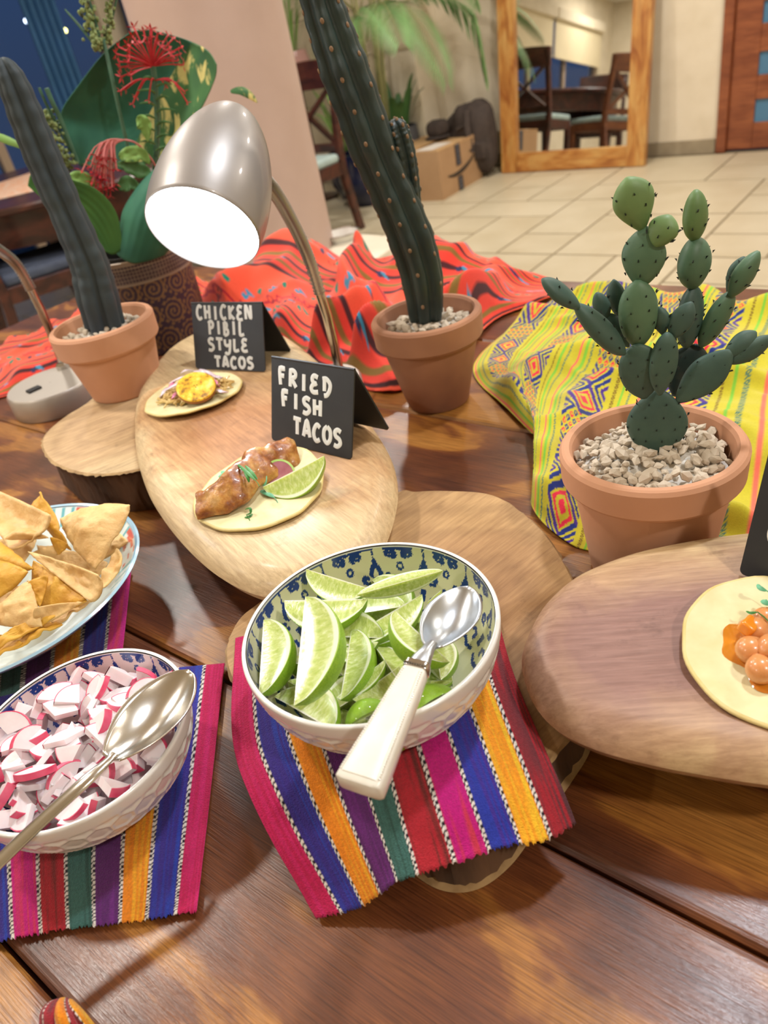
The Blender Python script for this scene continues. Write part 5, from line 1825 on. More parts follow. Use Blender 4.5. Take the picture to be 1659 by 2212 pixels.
def lamp_base(t, C, r_, h_):
    MB().lathe([(.001, 0), (r_ * .98, 0), (r_, .003), (r_, h_ - .004), (r_ - .003, h_), (.001, h_)], 64, C, cap0=True).build('base', M_LAMPBASE, t, sharp=50)
    MB().box((-.011, -.007, h_ - .001), (.011, .007, h_ + .0035), M=Matrix.Translation(C + Vector((-.02, -.022, 0))) @ Matrix.Rotation(.7, 4, 'Z')).build('switch', M_BLACK, t, smooth=False, bevel=.001)
# lamp over the tacos
B1_ = at(733, 806, .03)
Cb = Vector((B1_.x - .028, B1_.y - .012, T + .002))
t = thing('desk_lamp', 'silver gooseneck desk lamp lit over the serving board of tacos', 'lamp', Cb)
lamp_base(t, Cb, .058, .028)
O1 = ad(438, 497, .755)
vv = VIEW(O1)
img = (R @ Vector((-.27, .963, 0))).normalized()
dd = vv * .42 + img * .907
shade(t, O1, dd, .0585, .163)
yb = B1_.y
rod = [ay(x, y, yb) for x, y in ((735, 812), (722, 745), (706, 680), (688, 625))]
rod[0].z = T + .027
MB().tube(rod, [.0066, .0066, .0066, .0066], 18).build('rod', M_CHROME, t)
MB().lathe([(.012, .027), (.012, .034), (.008, .038)], 24, (rod[0].x, rod[0].y, T)).build('collar', M_CHROME, t)
nk = [rod[-1] - (rod[-1] - rod[-2]) * .15] + [ay(x, y, q_) for x, y, q_ in ((672, 572, yb - .005), (651, 520, yb - .02), (624, 466, yb - .05), (596, 418, yb - .085), (566, 382, yb - .115), (530, 345, yb - .135))]
neck(t, nk, .0072)
# lamp at the left edge
Cb = at(108, 826, .038)
Cb.z = T + .0005
t = thing('desk_lamp', 'silver gooseneck desk lamp standing left of the cactus on the log slice', 'lamp', Cb)
lamp_base(t, Cb, .071, .038)
A1 = at(138, 792, .04)
yb = A1.y
rod = [ay(x, y, yb) for x, y in ((138, 792), (112, 725), (88, 668), (63, 617))]
MB().tube(rod, .0068, 18).build('rod', M_CHROME, t)
MB().lathe([(.012, .037), (.012, .045), (.008, .049)], 24, (A1.x, A1.y, T)).build('collar', M_CHROME, t)
O2 = Vector((-.60, .86, T + .33))
d2 = Vector((-.30, .52, T)) - O2
nk = [rod[-1] - (rod[-1] - rod[-2]) * .15] + [ay(x, y, q_) for x, y, q_ in ((38, 575, yb - .01), (5, 545, yb - .03), (-40, 520, yb - .07), (-110, 500, yb - .13))] + [O2 - d2.normalized() * .16]
neck(t, nk, .0074)
shade(t, O2, d2, .0585, .163)

# ------------------------------------------------------------------ chalk signs
LET = {
    'F': [[(.78, 1), (.22, .96), (.3, 0)], [(.06, .58), (.7, .56)], [(.1, .98), (.8, 1.0)]],
    'R': [[(.2, 0), (.22, 1)], [(.1, .95), (.5, 1), (.78, .85), (.7, .62), (.25, .5), (.55, .3), (.85, 0)]],
    'I': [[(.5, 1), (.5, 0)]],
    'E': [[(.8, .92), (.4, 1), (.2, .8), (.35, .58), (.62, .54), (.3, .46), (.12, .22), (.35, .02), (.85, .06)]],
    'D': [[(.3, .95), (.32, .25)], [(.1, .95), (.5, .98), (.88, .72), (.85, .35), (.6, .05), (.3, -.02)]],
    'S': [[(.85, .9), (.5, 1), (.2, .85), (.3, .6), (.7, .45), (.82, .2), (.5, 0), (.12, .06)]],
    'H': [[(.15, 1), (.2, 0)], [(.8, 1), (.8, 0)], [(.15, .5), (.82, .52)]],
    'T': [[(.05, .98), (.95, .94)], [(.5, .96), (.52, 0)]],
    'A': [[(.1, 0), (.48, 1), (.88, 0)], [(.24, .3), (.78, .28)]],
    'C': [[(.85, .85), (.5, 1), (.18, .7), (.15, .3), (.45, 0), (.85, .12)]],
    'O': [[(.5, 1), (.15, .75), (.15, .25), (.5, 0), (.85, .25), (.85, .75), (.5, 1)]],
    'K': [[(.18, 1), (.2, 0)], [(.82, .95), (.25, .45), (.85, 0)]],
    'N': [[(.12, 0), (.15, 1), (.8, .05), (.82, 1)]],
    'P': [[(.25, 0), (.25, .95)], [(.08, .85), (.5, 1), (.82, .8), (.7, .55), (.3, .48)]],
    'B': [[(.2, 0), (.2, 1)], [(.2, 1), (.6, .85), (.55, .6), (.25, .52), (.7, .42), (.72, .12), (.2, 0)]],
    'L': [[(.25, 1), (.22, .15), (.4, 0), (.85, .08)]],
    'Y': [[(.1, 1), (.15, .6), (.45, .48), (.8, .6)], [(.85, 1), (.8, .4), (.65, -.1), (.3, -.2), (.12, -.05)]],
}
def sign(label, BL, BR, setback, h, words, wid=.0021):
    ex_ = (BR - BL)
    wth = ex_.length
    ex_.normalize()
    bk = Vector((-ex_.y, ex_.x, 0)).normalized()
    if bk.y < 0:
        bk = -bk
    t_ = thing('chalkboard_sign', label, 'sign', (BL + BR) / 2 + bk * setback)
    up_ = (bk * setback + Vector((0, 0, h)))
    Lp = up_.length
    up_.normalize()
    nr = ex_.cross(up_)
    nb_up = (-bk * setback + Vector((0, 0, h))).normalized()
    def panel(org, e1, e2, nrm, name):
        r_ = .004
        pts = []
        for cx_, cy_, a0 in ((r_, r_, math.pi), (wth - r_, r_, 1.5 * math.pi)):
            for k in range(6):
                a = a0 + k * math.pi / 10
                pts.append((cx_ + r_ * math.cos(a), cy_ + r_ * math.sin(a)))
        pts += [(wth, Lp), (0, Lp)]
        b_ = MB().rings([[org + e1 * x + e2 * y + nrm * z for x, y in pts] for z in (-.0009, .0009)])
        return b_.build(name, M_SLATE, t_, smooth=False)
    fp = panel(BL, ex_, up_, nr, 'front_panel')
    Bb = BL + bk * (2 * setback)
    panel(Bb, ex_, nb_up, ex_.cross(nb_up), 'back_panel')
    top = BL + bk * setback + Vector((0, 0, h))
    MB().tube([top, top + ex_ * wth], .0014, 10).build('fold_edge', M_SLATE, t_)
    for wd_, x0, x1, y0, y1, sl in words:
        b_ = MB()
        n_ = len(wd_)
        for i, ch in enumerate(wd_):
            cw = (x1 - x0) / n_
            for stx in LET[ch]:
                k = max(2, 5 * len(stx)) if len(stx) > 2 else 6
                pp = cr([Vector((x, y, 0)) for x, y in stx], k)
                pts = []
                for p_ in pp:
                    fx = x0 + cw * (i + .06 + p_.x * .84)
                    fyy = y0 + (y1 - y0) * p_.y + sl * (i / max(1, n_ - 1) - .5) * (y1 - y0) * .6 + (.04 * math.sin(i * 2.3)) * (y1 - y0)
                    pts.append(BL + ex_ * (wth * fx) + up_ * (Lp * fyy) + nr * .0011)
                b_.tube(pts, wid, 8, flat=.10, up=nr)
        b_.build('lettering', M_CHALK, fp)
    return t_
hs = hb1 - .0005
sb, hh = .032, .082
sign('black chalkboard tent sign handwritten FRIED FISH TACOS on the serving board', at(588, 950, hs), at(760, 993, hs), .031, .082,
     [('FRIED', .08, .76, .68, .87, -.3), ('FISH', .12, .66, .43, .61, -.3), ('TACOS', .28, .9, .13, .32, -.3)], .0024)
sign('black chalkboard tent sign handwritten CHICKEN PIBIL STYLE TACOS on the serving board', at(424, 796, hs), at(574, 803, hs), .031, .080,
     [('CHICKEN', .06, .87, .76, .96, -.05), ('PIBIL', .22, .76, .53, .73, -.05), ('STYLE', .20, .80, .29, .47, -.05), ('TACOS', .28, .86, .04, .20, -.02)], .0021)
a_, b_ = at(1597, 1238, hb2), at(1670, 1262, hb2)
sign('black chalkboard tent sign at the right edge showing a white letter', a_, a_ + (b_ - a_).normalized() * .112, .03, .086, [('C', .085, .33, .27, .52, 0)], .003)

# ------------------------------------------------------------------ tacos
def tort_mat():
    return M_TORT
def tortilla(label, C, r_, curl, curl_a, seed):
    t_ = thing('corn_tortilla', label, 'tortilla', C)
    n_ = 72
    def zf_(q, a):
        return .0012 + curl * (q ** 3) * max(0, math.cos(a - curl_a)) ** 1.5 + .0012 * q * noise.noise(Vector((q * 3 * math.cos(a), q * 3 * math.sin(a), seed)))
    def ring(q, dz):
        return [C + Vector((q * r_ * (1 + .018 * math.sin(3 * a + seed) + .008 * math.sin(11 * a)) * math.cos(a), q * r_ * (1 + .018 * math.sin(3 * a + seed) + .008 * math.sin(11 * a)) * math.sin(a), zf_(q, a) + dz)) for a in [2 * math.pi * k / n_ for k in range(n_)]]
    th = .0030
    MB().rings([ring(q, th * (1 if q < .99 else .8)) for q in (.02, .2, .4, .6, .8, .965)], 0, True, False).build('top_face', M_TORT, t_, sharp=0)
    MB().rings([ring(.965, th * .98), ring(.985, th * .92), ring(1.0, th * .55), ring(.985, .0002), ring(.9, 0), ring(.5, 0), ring(.05, 0)], 0, False, True).build('toasted_edge', M_TORTE, t_, sharp=0)
    return t_, (lambda x, y: C.z + zf_(min(1, math.hypot(x - C.x, y - C.y) / r_), math.atan2(y - C.y, x - C.x)) + th)
zt = hb1 + .0005
Ct1 = at(419, 856, zt)
t1, z1f = tortilla('small yellow corn tortilla under the shredded chicken', Ct1, .0625, .004, -1.6, 2.2)
Ct2 = at(563, 1066, zt)
t2, z2f = tortilla('small pale corn tortilla under the fried fish', Ct2, .0640, .012, 1.2, 5.1)
Ct3 = at(1708, 1414, hb2 - .001)
t3, z3f = tortilla('speckled corn tortilla with chickpeas at the right edge', Ct3, .0625, .006, 1.9, 9.4)
HF = lambda x, y, h: at(x, y, zt + h)
# fried fish
m, nt, bs = new_mat('crisp_fried_fish')
vec = coords(nt)
f1_ = ntex(nt, vec, 45, 5, .65)
f2_ = ntex(nt, vec, 160, 3)
c_ = ramp(nt, [(.3, '#6e3614'), (.42, '#a05c24'), (.55, '#c28840'), (.68, '#d8aa66')], f1_)
c_ = mixc(nt, .3, c_, ramp(nt, [(.35, '#3a1a0c'), (.6, '#ffffff')], f2_), 'MULTIPLY')
nt.links.new(c_, bs.inputs['Base Color'])
setin(bs, Roughness=.38)
bs.inputs['Coat Weight'].default_value = .35
bump(nt, bs, f2_, .5, .0015)
M_FISH = m
fs_ = cr([HF(x, y, h) for x, y, h in ((430, 1094, .012), (462, 1082, .016), (510, 1050, .021), (556, 1010, .021), (600, 985, .018), (640, 978, .013))], 40)
b_ = MB()
rs = []
for i, p_ in enumerate(fs_):
    k = i / 39
    tg = (fs_[min(39, i + 1)] - fs_[max(0, i - 1)]).normalized()
    sd_ = tg.cross(Vector((0, 0, 1))).normalized()
    un = sd_.cross(tg)
    e1 = (sd_ * .80 - un * .60).normalized()              # the flat fillet is propped up towards the viewer
    if e1.y > 0:
        e1 = (sd_ * -.80 - un * .60).normalized()
    e2 = tg.cross(e1)
    w_ = .0175 * (.5 + .5 * math.sin(math.pi * min(1, .1 + k * .8)) ** .7) * (1 + .16 * noise.noise(Vector((k * 7, 1, 2))))
    h_ = .0075 * (.65 + .35 * math.sin(math.pi * min(1, .08 + k * .84)))
    ring = []
    for j in range(40):
        a = 2 * math.pi * j / 40
        cc, ss = math.cos(a), math.sin(a)
        q_ = p_ + e1 * (w_ * (abs(cc) ** .8) * (1 if cc > 0 else -1)) + e2 * (h_ * (abs(ss) ** .8) * (1 if ss > 0 else -1))
        nz = noise.noise(q_ * 60) * .0040 + noise.noise(q_ * 140) * .0022 + noise.noise(q_ * 330) * .0011
        q_ = q_ + (q_ - p_).normalized() * nz
        ring.append(Vector((q_.x, q_.y, max(q_.z, z2f(q_.x, q_.y) + .0004))))
    rs.append(ring)
o = b_.rings(rs).build('fried_fish_fillet', M_FISH, sharp=0)
tag(recentre(o), 'crisp browned piece of fried fish lying across the pale tortilla', 'fish')
# lime wedge and watermelon radish on the fish taco
lime(HF(567, 1052, .012), HF(700, 984, .034), HF(668, 1062, .010), 'lime wedge leaning on the fried fish on its tortilla', 62)
Pr = HF(604, 1026, .010)
nr = (VIEW(Pr) + Vector((.1, -.3, .3))).normalized()
xr = nr.cross(Vector((0, 0, 1))).normalized()
yr = nr.cross(xr) * -1
t = thing('watermelon_radish_slice', 'round pink watermelon radish slice between the fish and its lime wedge', 'radish', Pr)
rg = lambda r_, z_: [Pr + xr * (r_ * math.cos(2 * math.pi * k / 40)) + yr * (r_ * math.sin(2 * math.pi * k / 40)) + nr * z_ for k in range(40)]
MB().rings([rg(.0005, .0011), rg(.009, .0012), rg(.0132, .0011), rg(.0134, -.0008), rg(.0005, -.0008)], 0, True, True).build('flesh', mat('pink_radish_flesh', '#a8566a', '#c58292', 60, .4, sss=.2), t)
MB().rings([rg(.0132, .0013), rg(.0152, .0009), rg(.0152, -.0008), rg(.0133, -.0009), rg(.0132, .0013)], 0, False, False).build('rind', mat('green_radish_rind', '#b9d67a', '#98be58', 40, .4), t)
M_HERB = mat('cilantro_green', '#3f8a34', '#2f6f2c', 60, .5)
M_HERB2 = mat('pale_microgreen', '#7fc39a', '#5ea87c', 60, .5)
def herb(label, pts, w_, m, extra=()):
    t_ = thing('cilantro_leaf', label, 'herb', pts[0])
    for n_, P_ in ((1, pts),) + tuple((2, e) for e in extra):
        c_ = cr(P_, 10)
        b_ = MB()
        b_.tube(c_, [w_ * math.sin(math.pi * (.12 + .8 * k / 9)) for k in range(10)], 8, flat=.2, up=(0, -.5, 1))
        b_.build('leaflet', m, t_)
    MB().tube([pts[-1], pts[-1] + Vector((.002, -.004, -.001)), pts[-1] + Vector((.003, -.008, -.002))], .0004, 5).build('stalk', m, t_)
herb('long cilantro shreds across the fried fish', [HF(512, 1002, .034), HF(533, 1020, .036), HF(552, 1038, .033)], .0017, M_HERB, ([HF(530, 1006, .036), HF(543, 1020, .036), HF(556, 1036, .032)], [HF(528, 1018, .036), HF(535, 1030, .034), HF(538, 1042, .03)]))
herb('curled cilantro bit at the front of the fish taco', [HF(530, 1100, .008), HF(540, 1098, .011), HF(541, 1108, .008), HF(532, 1112, .006)], .0013, M_HERB, ([HF(545, 1110, .005), HF(538, 1116, .005), HF(528, 1118, .005)],))
herb('cilantro leaf behind the fish at the left of its tortilla', [HF(472, 1030, .010), HF(483, 1026, .011), HF(488, 1036, .010)], .0024, M_HERB2, ([HF(478, 1018, .010), HF(484, 1022, .012), HF(488, 1028, .010)],))
herb('green leaf tucked under the lime wedge on the fish taco', [HF(563, 1060, .006), HF(575, 1064, .008), HF(592, 1074, .006)], .0026, M_HERB2, ([HF(570, 1050, .010), HF(571, 1038, .014), HF(574, 1022, .018)],))
# shredded chicken, plantain slice and onion on the second taco
random.seed(9)
M_CHICK = mat('shredded_chicken_meat', '#ead08e', '#cfa75e', 70, .5, coat=.2)
b_ = MB()
for k in range(190):
    a = random.uniform(0, 6.28)
    rr = .043 * math.sqrt(random.random())
    x, y = Ct1.x + .004 + rr * math.cos(a) * 1.05, Ct1.y - .004 + rr * math.sin(a) * .72
    z = z1f(x, y) + .002 + .012 * max(0, 1 - (rr / .046) ** 2) * random.random()
    an = random.uniform(0, 6.28)
    L_ = random.uniform(.004, .010)
    d_ = Vector((math.cos(an) * L_, math.sin(an) * L_, random.uniform(-.002, .004)))
    P_ = Vector((x, y, z))
    b_.tube([P_ - d_, P_ + Vector((random.uniform(-.002, .002), random.uniform(-.002, .002), .0015)), P_ + d_], [.0007, random.uniform(.0014, .0026), .0007], 6)
o = b_.build('shredded_chicken', M_CHICK)
tag(recentre(o), 'shredded golden chicken spread over the yellow tortilla', 'chicken', kind='stuff')
HC1 = lambda x, y, h: at(x, y, zt + h)
Pp = HC1(424, 838, .022)
nr = (Vector((0, 0, 1)) * .75 + VIEW(Pp) * .6).normalized()
xr = nr.cross(Vector((0, 1, 0))).normalized()
yr = nr.cross(xr) * -1
m, nt, bs = new_mat('fried_plantain')
f_ = ntex(nt, coords(nt), 90, 4, .6)
nt.links.new(ramp(nt, [(.34, '#8a5f1c'), (.43, '#e2a820'), (.55, '#f2cc40'), (.7, '#f4dc86')], f_), bs.inputs['Base Color'])
setin(bs, Roughness=.35)
bs.inputs['Coat Weight'].default_value = .3
t = thing('plantain_slice', 'round golden fried plantain slice on top of the chicken taco', 'plantain', Pp)
rg = lambda r_, z_, k_=1.0: [Pp + xr * (r_ * math.cos(2 * math.pi * k / 48)) + yr * (r_ * .94 * math.sin(2 * math.pi * k / 48)) + nr * z_ for k in range(48)]
MB().rings([rg(.0005, .0040), rg(.012, .0042), rg(.0222, .0038), rg(.0236, .0025)], 0, True, False).build('cut_face', m, t)
MB().rings([rg(.0236, .0025), rg(.0243, .0), rg(.0232, -.003), rg(.0005, -.0032)], 0, False, True).build('browned_edge', mat('browned_plantain_edge', '#a8621c', '#7d4412', 90, .45), t)
for k in range(3):
    an = k * 2.1 + .4
    MB().ball(Pp + nr * .0042 + xr * (.002 * math.cos(an)) + yr * (.002 * math.sin(an)), (.0005, .0011, .0005), 6, 4, frame(xr, yr)).build('seed', M_BARK, t)
M_ONW = mat('white_onion', '#f2e6ee', '#e6cfe0', 60, .3, coat=.3)
M_ONP = mat('pink_onion', '#e25a8e', '#f0a6c4', 60, .3, coat=.3)
ON = [((398, 822), (378, 832), (352, 846), M_ONW), ((408, 812), (390, 816), (366, 828), M_ONW), ((392, 806), (402, 800), (420, 802), M_ONW), ((420, 802), (440, 803), (460, 812), M_ONW), ((432, 798), (450, 804), (470, 816), M_ONW),
      ((372, 862), (376, 854), (382, 846), M_ONP), ((458, 818), (466, 826), (474, 836), M_ONP), ((470, 842), (480, 846), (492, 848), M_ONW), ((360, 838), (352, 848), (346, 860), M_ONW), ((380, 820), (368, 834), (362, 842), M_ONP), ((466, 812), (474, 815), (482, 817), M_ONW)]
for k, (a, b2, c2, m_) in enumerate(ON):
    hk = .017 if k < 5 else .012
    P_ = cr([HC1(*a, hk), HC1(*b2, hk + .004), HC1(*c2, hk - .003)], 9)
    o = MB().tube(P_, [.0016, .0022, .0025, .0026, .0026, .0025, .0024, .0021, .0015], 8, flat=.5, up=(0, 0, 1)).build('onion_strip', m_)
    tag(recentre(o), ('pale strip of onion ringing the plantain slice', 'pink strip of pickled onion beside the plantain slice')[m_ is M_ONP], 'onion', group='onion strips on the chicken taco')
# chickpeas in sauce
M_PEA = mat('sauced_chickpea', '#e2a06a', '#d4853f', 60, .3, coat=.6, sss=.2, rnd=3)
HP = lambda x, y, h: at(x, y, hb2 + .003 + h)
q_ = []
Cs = HP(1680, 1410, .002)
b_ = MB()
b_.rings([[Vector((Cs.x + r_ * (1 + .16 * math.sin(3 * a + 1) + .09 * math.sin(7 * a)) * math.cos(a), Cs.y + r_ * (1 + .16 * math.sin(3 * a + 1) + .09 * math.sin(7 * a)) * math.sin(a), z3f(Cs.x, Cs.y) + z_)) for a in [2 * math.pi * k / 60 for k in range(60)]] for r_, z_ in ((.030, .0), (.028, .0012), (.022, .002), (.002, .003))], 0, False, True)
o = b_.build('chickpea_sauce', mat('orange_sauce', '#c8701c', '#d98a24', 40, .12, coat=1.0, sss=.2))
tag(recentre(o), 'glossy orange sauce pooled under the chickpeas', 'sauce')
def pea_mesh():
    b_ = MB().ball((0, 0, 0), 1.0, 20, 14, fn=lambda d: 1 - .10 * max(0, d.z * -.4 + d.x) ** 3 + .16 * math.exp(-((d - Vector((.8, .3, .5)).normalized()).length / .35) ** 2) - .06 * math.exp(-(d.y / .12) ** 2) * (d.x > 0))
    return b_.mesh('chickpea', M_PEA, sharp=0)
PM = pea_mesh()
PEA = [((1622, 1404, .008), 'chickpea at the left edge of the orange sauce'), ((1643, 1446, .008), 'chickpea nearest the front of the orange sauce'), ((1630, 1362, .007), 'chickpea at the back left of the sauced heap'), ((1668, 1400, .012), 'chickpea on top of the sauced heap at the frame edge'),
       ((1655, 1340, .008), 'chickpea behind the sauced heap under the microgreens'), ]
for k, (q_, lab) in enumerate(PEA):
    P_ = HP(*q_)
    o = bpy.data.objects.new('chickpea', PM)
    COL.objects.link(o)
    s_ = .0090
    o.matrix_basis = Matrix.Translation(P_) @ rot(k * 1.3, k * .7, .3).to_4x4() @ Matrix.Diagonal((s_, s_ * .94, s_ * .92, 1))
    tag(o, lab or 'chickpea beyond the right edge of the picture', 'chickpea', 'sauced chickpeas')
P_ = HP(1618, 1352, .012)
o = MB().box((-.006, -.0045, -.004), (.006, .0045, .004), M=Matrix.Translation(P_) @ rot(.6, .4, .2).to_4x4()).build('pepper_cube', mat('orange_pepper', '#f09a2a', '#e6801c', 50, .25, coat=.5, sss=.3), bevel=.0015)
tag(recentre(o), 'orange diced pepper cube among the chickpeas', 'pepper')
herb('teal microgreen sprig at the top of the chickpea tortilla', [HP(1638, 1262, .016), HP(1642, 1270, .016), HP(1656, 1276, .014)], .0018, M_HERB2)
herb('curled microgreen over the back of the chickpeas', [HP(1646, 1296, .018), HP(1652, 1300, .018), HP(1664, 1306, .016)], .0022, M_HERB2)
herb('dark thin herb stem over the orange pepper cube', [HP(1612, 1320, .014), HP(1622, 1324, .015), HP(1636, 1322, .016)], .0010, M_HERB)

# ------------------------------------------------------------------ ornate planter with a flower arrangement
CPl = ay(352, 700, 1.385)
CPl.z = T + .002
PR, PH = .0875, .165
t = thing('flower_arrangement', 'tropical leaf and red flower arrangement in a brown ornate planter', 'plant', CPl)
nt_, ns_ = 360, 90
rs = [[CPl + Vector((r_ * math.cos(2 * math.pi * i / nt_), r_ * math.sin(2 * math.pi * i / nt_), z_)) for i in range(nt_)] for r_, z_ in [(PR * .93 + .0055 * (j / ns_), PH * j / ns_) for j in range(ns_ + 1)]]
u = np.linspace(0, 1, nt_ + 1)[:-1][None, :].repeat(ns_ + 1, 0) * 2 * math.pi * PR
v = np.linspace(0, PH, ns_ + 1)[:, None].repeat(nt_, 1)
D_, G_, L_ = lc('#3a2c36', '#75583a', '#8a7a68')
col = np.ones(u.shape + (3,)) * D_
cell = .046
cu, cv_ = (u / cell + .5 * (np.floor(v / cell) % 2)) % 1 - .5, (v / cell) % 1 - .5
rr = np.hypot(cu, cv_)
th = np.arctan2(cv_, cu)
col[(np.sin(rr * 34 - th) > .35) & (rr < .47)] = G_
col[(np.abs(rr - .48) < .05) & (np.sin(th * 12) > 0)] = G_
bandm = v > PH - .036
col[bandm] = L_ * .55 + D_ * .45
dot = (((u / .006) % 1 - .5) ** 2 + (((v) / .006) % 1 - .5) ** 2) < .12
col[bandm & dot] = D_
col[(np.abs(v - (PH - .036)) < .0016) | (np.abs(v - (PH - .009)) < .0012)] = L_
col[v > PH - .004] = L_
MB().rings(rs, 0, True, False).build('planter', M_PLANTER, t, col=col.reshape(-1, 3), sharp=0)
MB().lathe([(PR - .0015, PH - .001), (PR, PH + .002), (PR - .004, PH + .003), (PR - .006, PH), (PR - .007, PH - .05)], 72, CPl).build('rim', mat('planter_rim', '#a08c74', rough=.5), t)
MB().lathe([(PR - .02, PH - .05), (PR - .02, PH + .006), (PR - .023, PH + .006), (PR - .024, PH - .02), (.001, PH - .02)], 48, CPl).build('nursery_pot', M_BLACK, t)
def leafmat(name, g1, g2, y1, amt, scale):
    m, nt, bs = new_mat(name)
    vec = coords(nt, (1, 1, .35))
    f = ntex(nt, vec, scale, 4, .6, 1.0)
    f2 = ntex(nt, coords(nt), 14, 2)
    c_ = ramp(nt, [(.3, g1), (.7, g2)], f2)
    c_ = mixc(nt, ramp(nt, [(amt, (0, 0, 0)), (amt + .07, (1, 1, 1))], f), c_, y1)
    nt.links.new(c_, bs.inputs['Base Color'])
    setin(bs, Roughness=.55)
    bs.inputs['Specular IOR Level'].default_value = .3
    return m
M_BIGLEAF = leafmat('dark_green_leaf', '#2a6050', '#3f7c62', '#c9c98a', .72, 30)
M_VARLEAF = leafmat('yellow_variegated_leaf', '#355e3c', '#4f7d48', '#dccf80', .54, 30)
M_LOWLEAF = leafmat('lower_green_leaf', '#33602f', '#4f7d3a', '#b8b048', .68, 26)
ZF = lambda x, y, yy: ay(40 + x / 3.7705, 60 + y / 3.7705, yy)
def leaf_patch(name, left, right, bottom, top, y0, bulge, m, fold=None, split=None, m2=None):
    A2 = lambda q_: [ZF(e[0], e[1], y0 + (e[2] if len(e) > 2 else 0)) for e in q_]
    f_ = coons(A2(left), A2(right), A2(bottom), A2(top))
    def g_(s, t_):
        p_ = f_(s, t_)
        d_ = bulge * (1 - (2 * s - 1) ** 2) * math.sin(math.pi * (.15 + .7 * t_)) + .0004 * math.sin(s * 46) * math.sin(math.pi * t_)
        return p_ + Vector((0, d_, 0))
    b_ = MB().grid(48, 32, g_)
    if split:
        for k in range(len(b_.f)):
            i = k % 48
            if i / 48 > split:
                b_.m[k] = 1
    return b_.build(name, [m, m2] if m2 else [m], t, solid=.0008, sharp=0)
leaf_patch('big_leaf', [(500, 1130), (375, 870), (345, 690), (500, 450), (700, 200), (920, 28)], [(1120, 1090, .01), (1320, 900, 0), (1490, 660, -.02), (1600, 420, -.03), (1617, 300, -.03)],
           [(500, 1130), (800, 1180), (1120, 1090, .01)], [(920, 28), (1040, 16), (1200, 50), (1400, 115), (1540, 190, -.02), (1617, 300, -.03)], 1.43, .05, M_BIGLEAF, split=.6, m2=M_VARLEAF)
leaf_patch('low_leaf', [(75, 1285), (250, 1440), (430, 1570), (680, 1812)], [(110, 1165), (420, 1235), (650, 1330), (800, 1520), (850, 1800)], [(75, 1285), (85, 1220), (110, 1165)], [(680, 1812), (770, 1850), (850, 1800)], 1.30, .004, M_LOWLEAF)
leaf_patch('folded_leaf', [(800, 1840), (830, 1620), (860, 1470), (1000, 1260), (1160, 1110)], [(1190, 1850), (1300, 1700), (1380, 1500), (1440, 1300), (1460, 1100)], [(800, 1840), (960, 1900), (1190, 1850)], [(1160, 1110), (1300, 1080), (1460, 1100)], 1.31, -.03, M_BIGLEAF)
leaf_patch('folded_leaf_back', [(800, 1840), (740, 1780), (820, 1600), (862, 1468)], [(900, 1900), (900, 1750), (890, 1600), (866, 1466)], [(800, 1840), (850, 1890), (900, 1900)], [(862, 1468), (864, 1467), (866, 1466)], 1.315, .01, M_VARLEAF)
def leaf_strip(name, P_, w_, m_):
    rs_ = []
    n_ = len(P_)
    for i, p_ in enumerate(P_):
        tg = (P_[min(n_ - 1, i + 1)] - P_[max(0, i - 1)]).normalized()
        sd_ = tg.cross(Vector((.25, 1, -.35))).normalized()
        k = w_ * max(.03, math.sin(math.pi * (.02 + .97 * i / (n_ - 1)) ** .8))
        wv = .0025 * math.sin(i * 1.7)
        rs_.append([p_ - sd_ * k + Vector((0, -k * .35 + wv, 0)), p_ - sd_ * k * .5 + Vector((0, -k * .1, 0)), p_, p_ + sd_ * k * .5 + Vector((0, -k * .1, 0)), p_ + sd_ * k + Vector((0, -k * .35 - wv, 0))])
    MB().rings(rs_, 0, False, False, closed=False).build(name, m_, t, solid=.0006, sharp=0)
for k, (pts, m_) in enumerate(((((820, 1060), (900, 1030), (1010, 1030), (1070, 1120)), M_LEAF1), (((1080, 1180), (1000, 1160), (880, 1120), (800, 1110)), M_LEAF2), (((400, 1240), (480, 1225), (590, 1250), (650, 1290)), M_LEAF1), (((820, 1320), (870, 1270), (930, 1270), (1000, 1330)), M_LEAF2), (((960, 740), (1010, 770), (1040, 830), (1050, 930)), M_LEAF1))):
    P_ = cr([ZF(x, y, 1.355 - .004 * k) for x, y in pts], 14)
    leaf_strip('small_leaf', P_, .012, m_)
# little leaf peeping over the lamp
P_ = cr([ay(498, 198, 1.40), ay(520, 196, 1.40), ay(540, 206, 1.40), ay(556, 222, 1.40)], 12)
MB().tube(P_, [.007 * math.sin(math.pi * (.1 + .88 * i / 11)) for i in range(12)], 8, flat=.2, up=(0, -1, .5)).build('small_leaf', M_VARLEAF, t)
M_RED = mat('red_floret', '#d63a3e', '#b8283a', 60, .5)
M_PINKST = mat('pink_flower_stalk', '#d8827a', '#c76a68', 40, .5)
M_STEMG = mat('dull_green_stem', '#4f7a62', '#3e664e', 40, .5)
def floret(a, mid, e, sz=.0075, ms=None):
    b_ = MB().tube(cr([a, mid, e], 8), [.0007, .0008, .0009, .001, .001, .0011, .0012, .0013], 6, mat=1)
    d_ = (e - mid).normalized()
    x = d_.cross(Vector((.3, .2, 1))).normalized()
    y = d_.cross(x)
    for k in range(5):
        an = k * 1.2566 + a.x * 90
        r_ = x * math.cos(an) + y * math.sin(an)
        s_ = d_.cross(r_)
        tip = e + r_ * sz + d_ * sz * .3
        b_.add([e, e + r_ * sz * .5 + s_ * sz * .17 + d_ * .001, tip, e + r_ * sz * .5 - s_ * sz * .17 + d_ * .001], [(0, 1, 2, 3)])
    b_.build('floret', [M_RED, ms or M_RED], t)
random.seed(31)
c0 = ZF(1095, 315, 1.36)
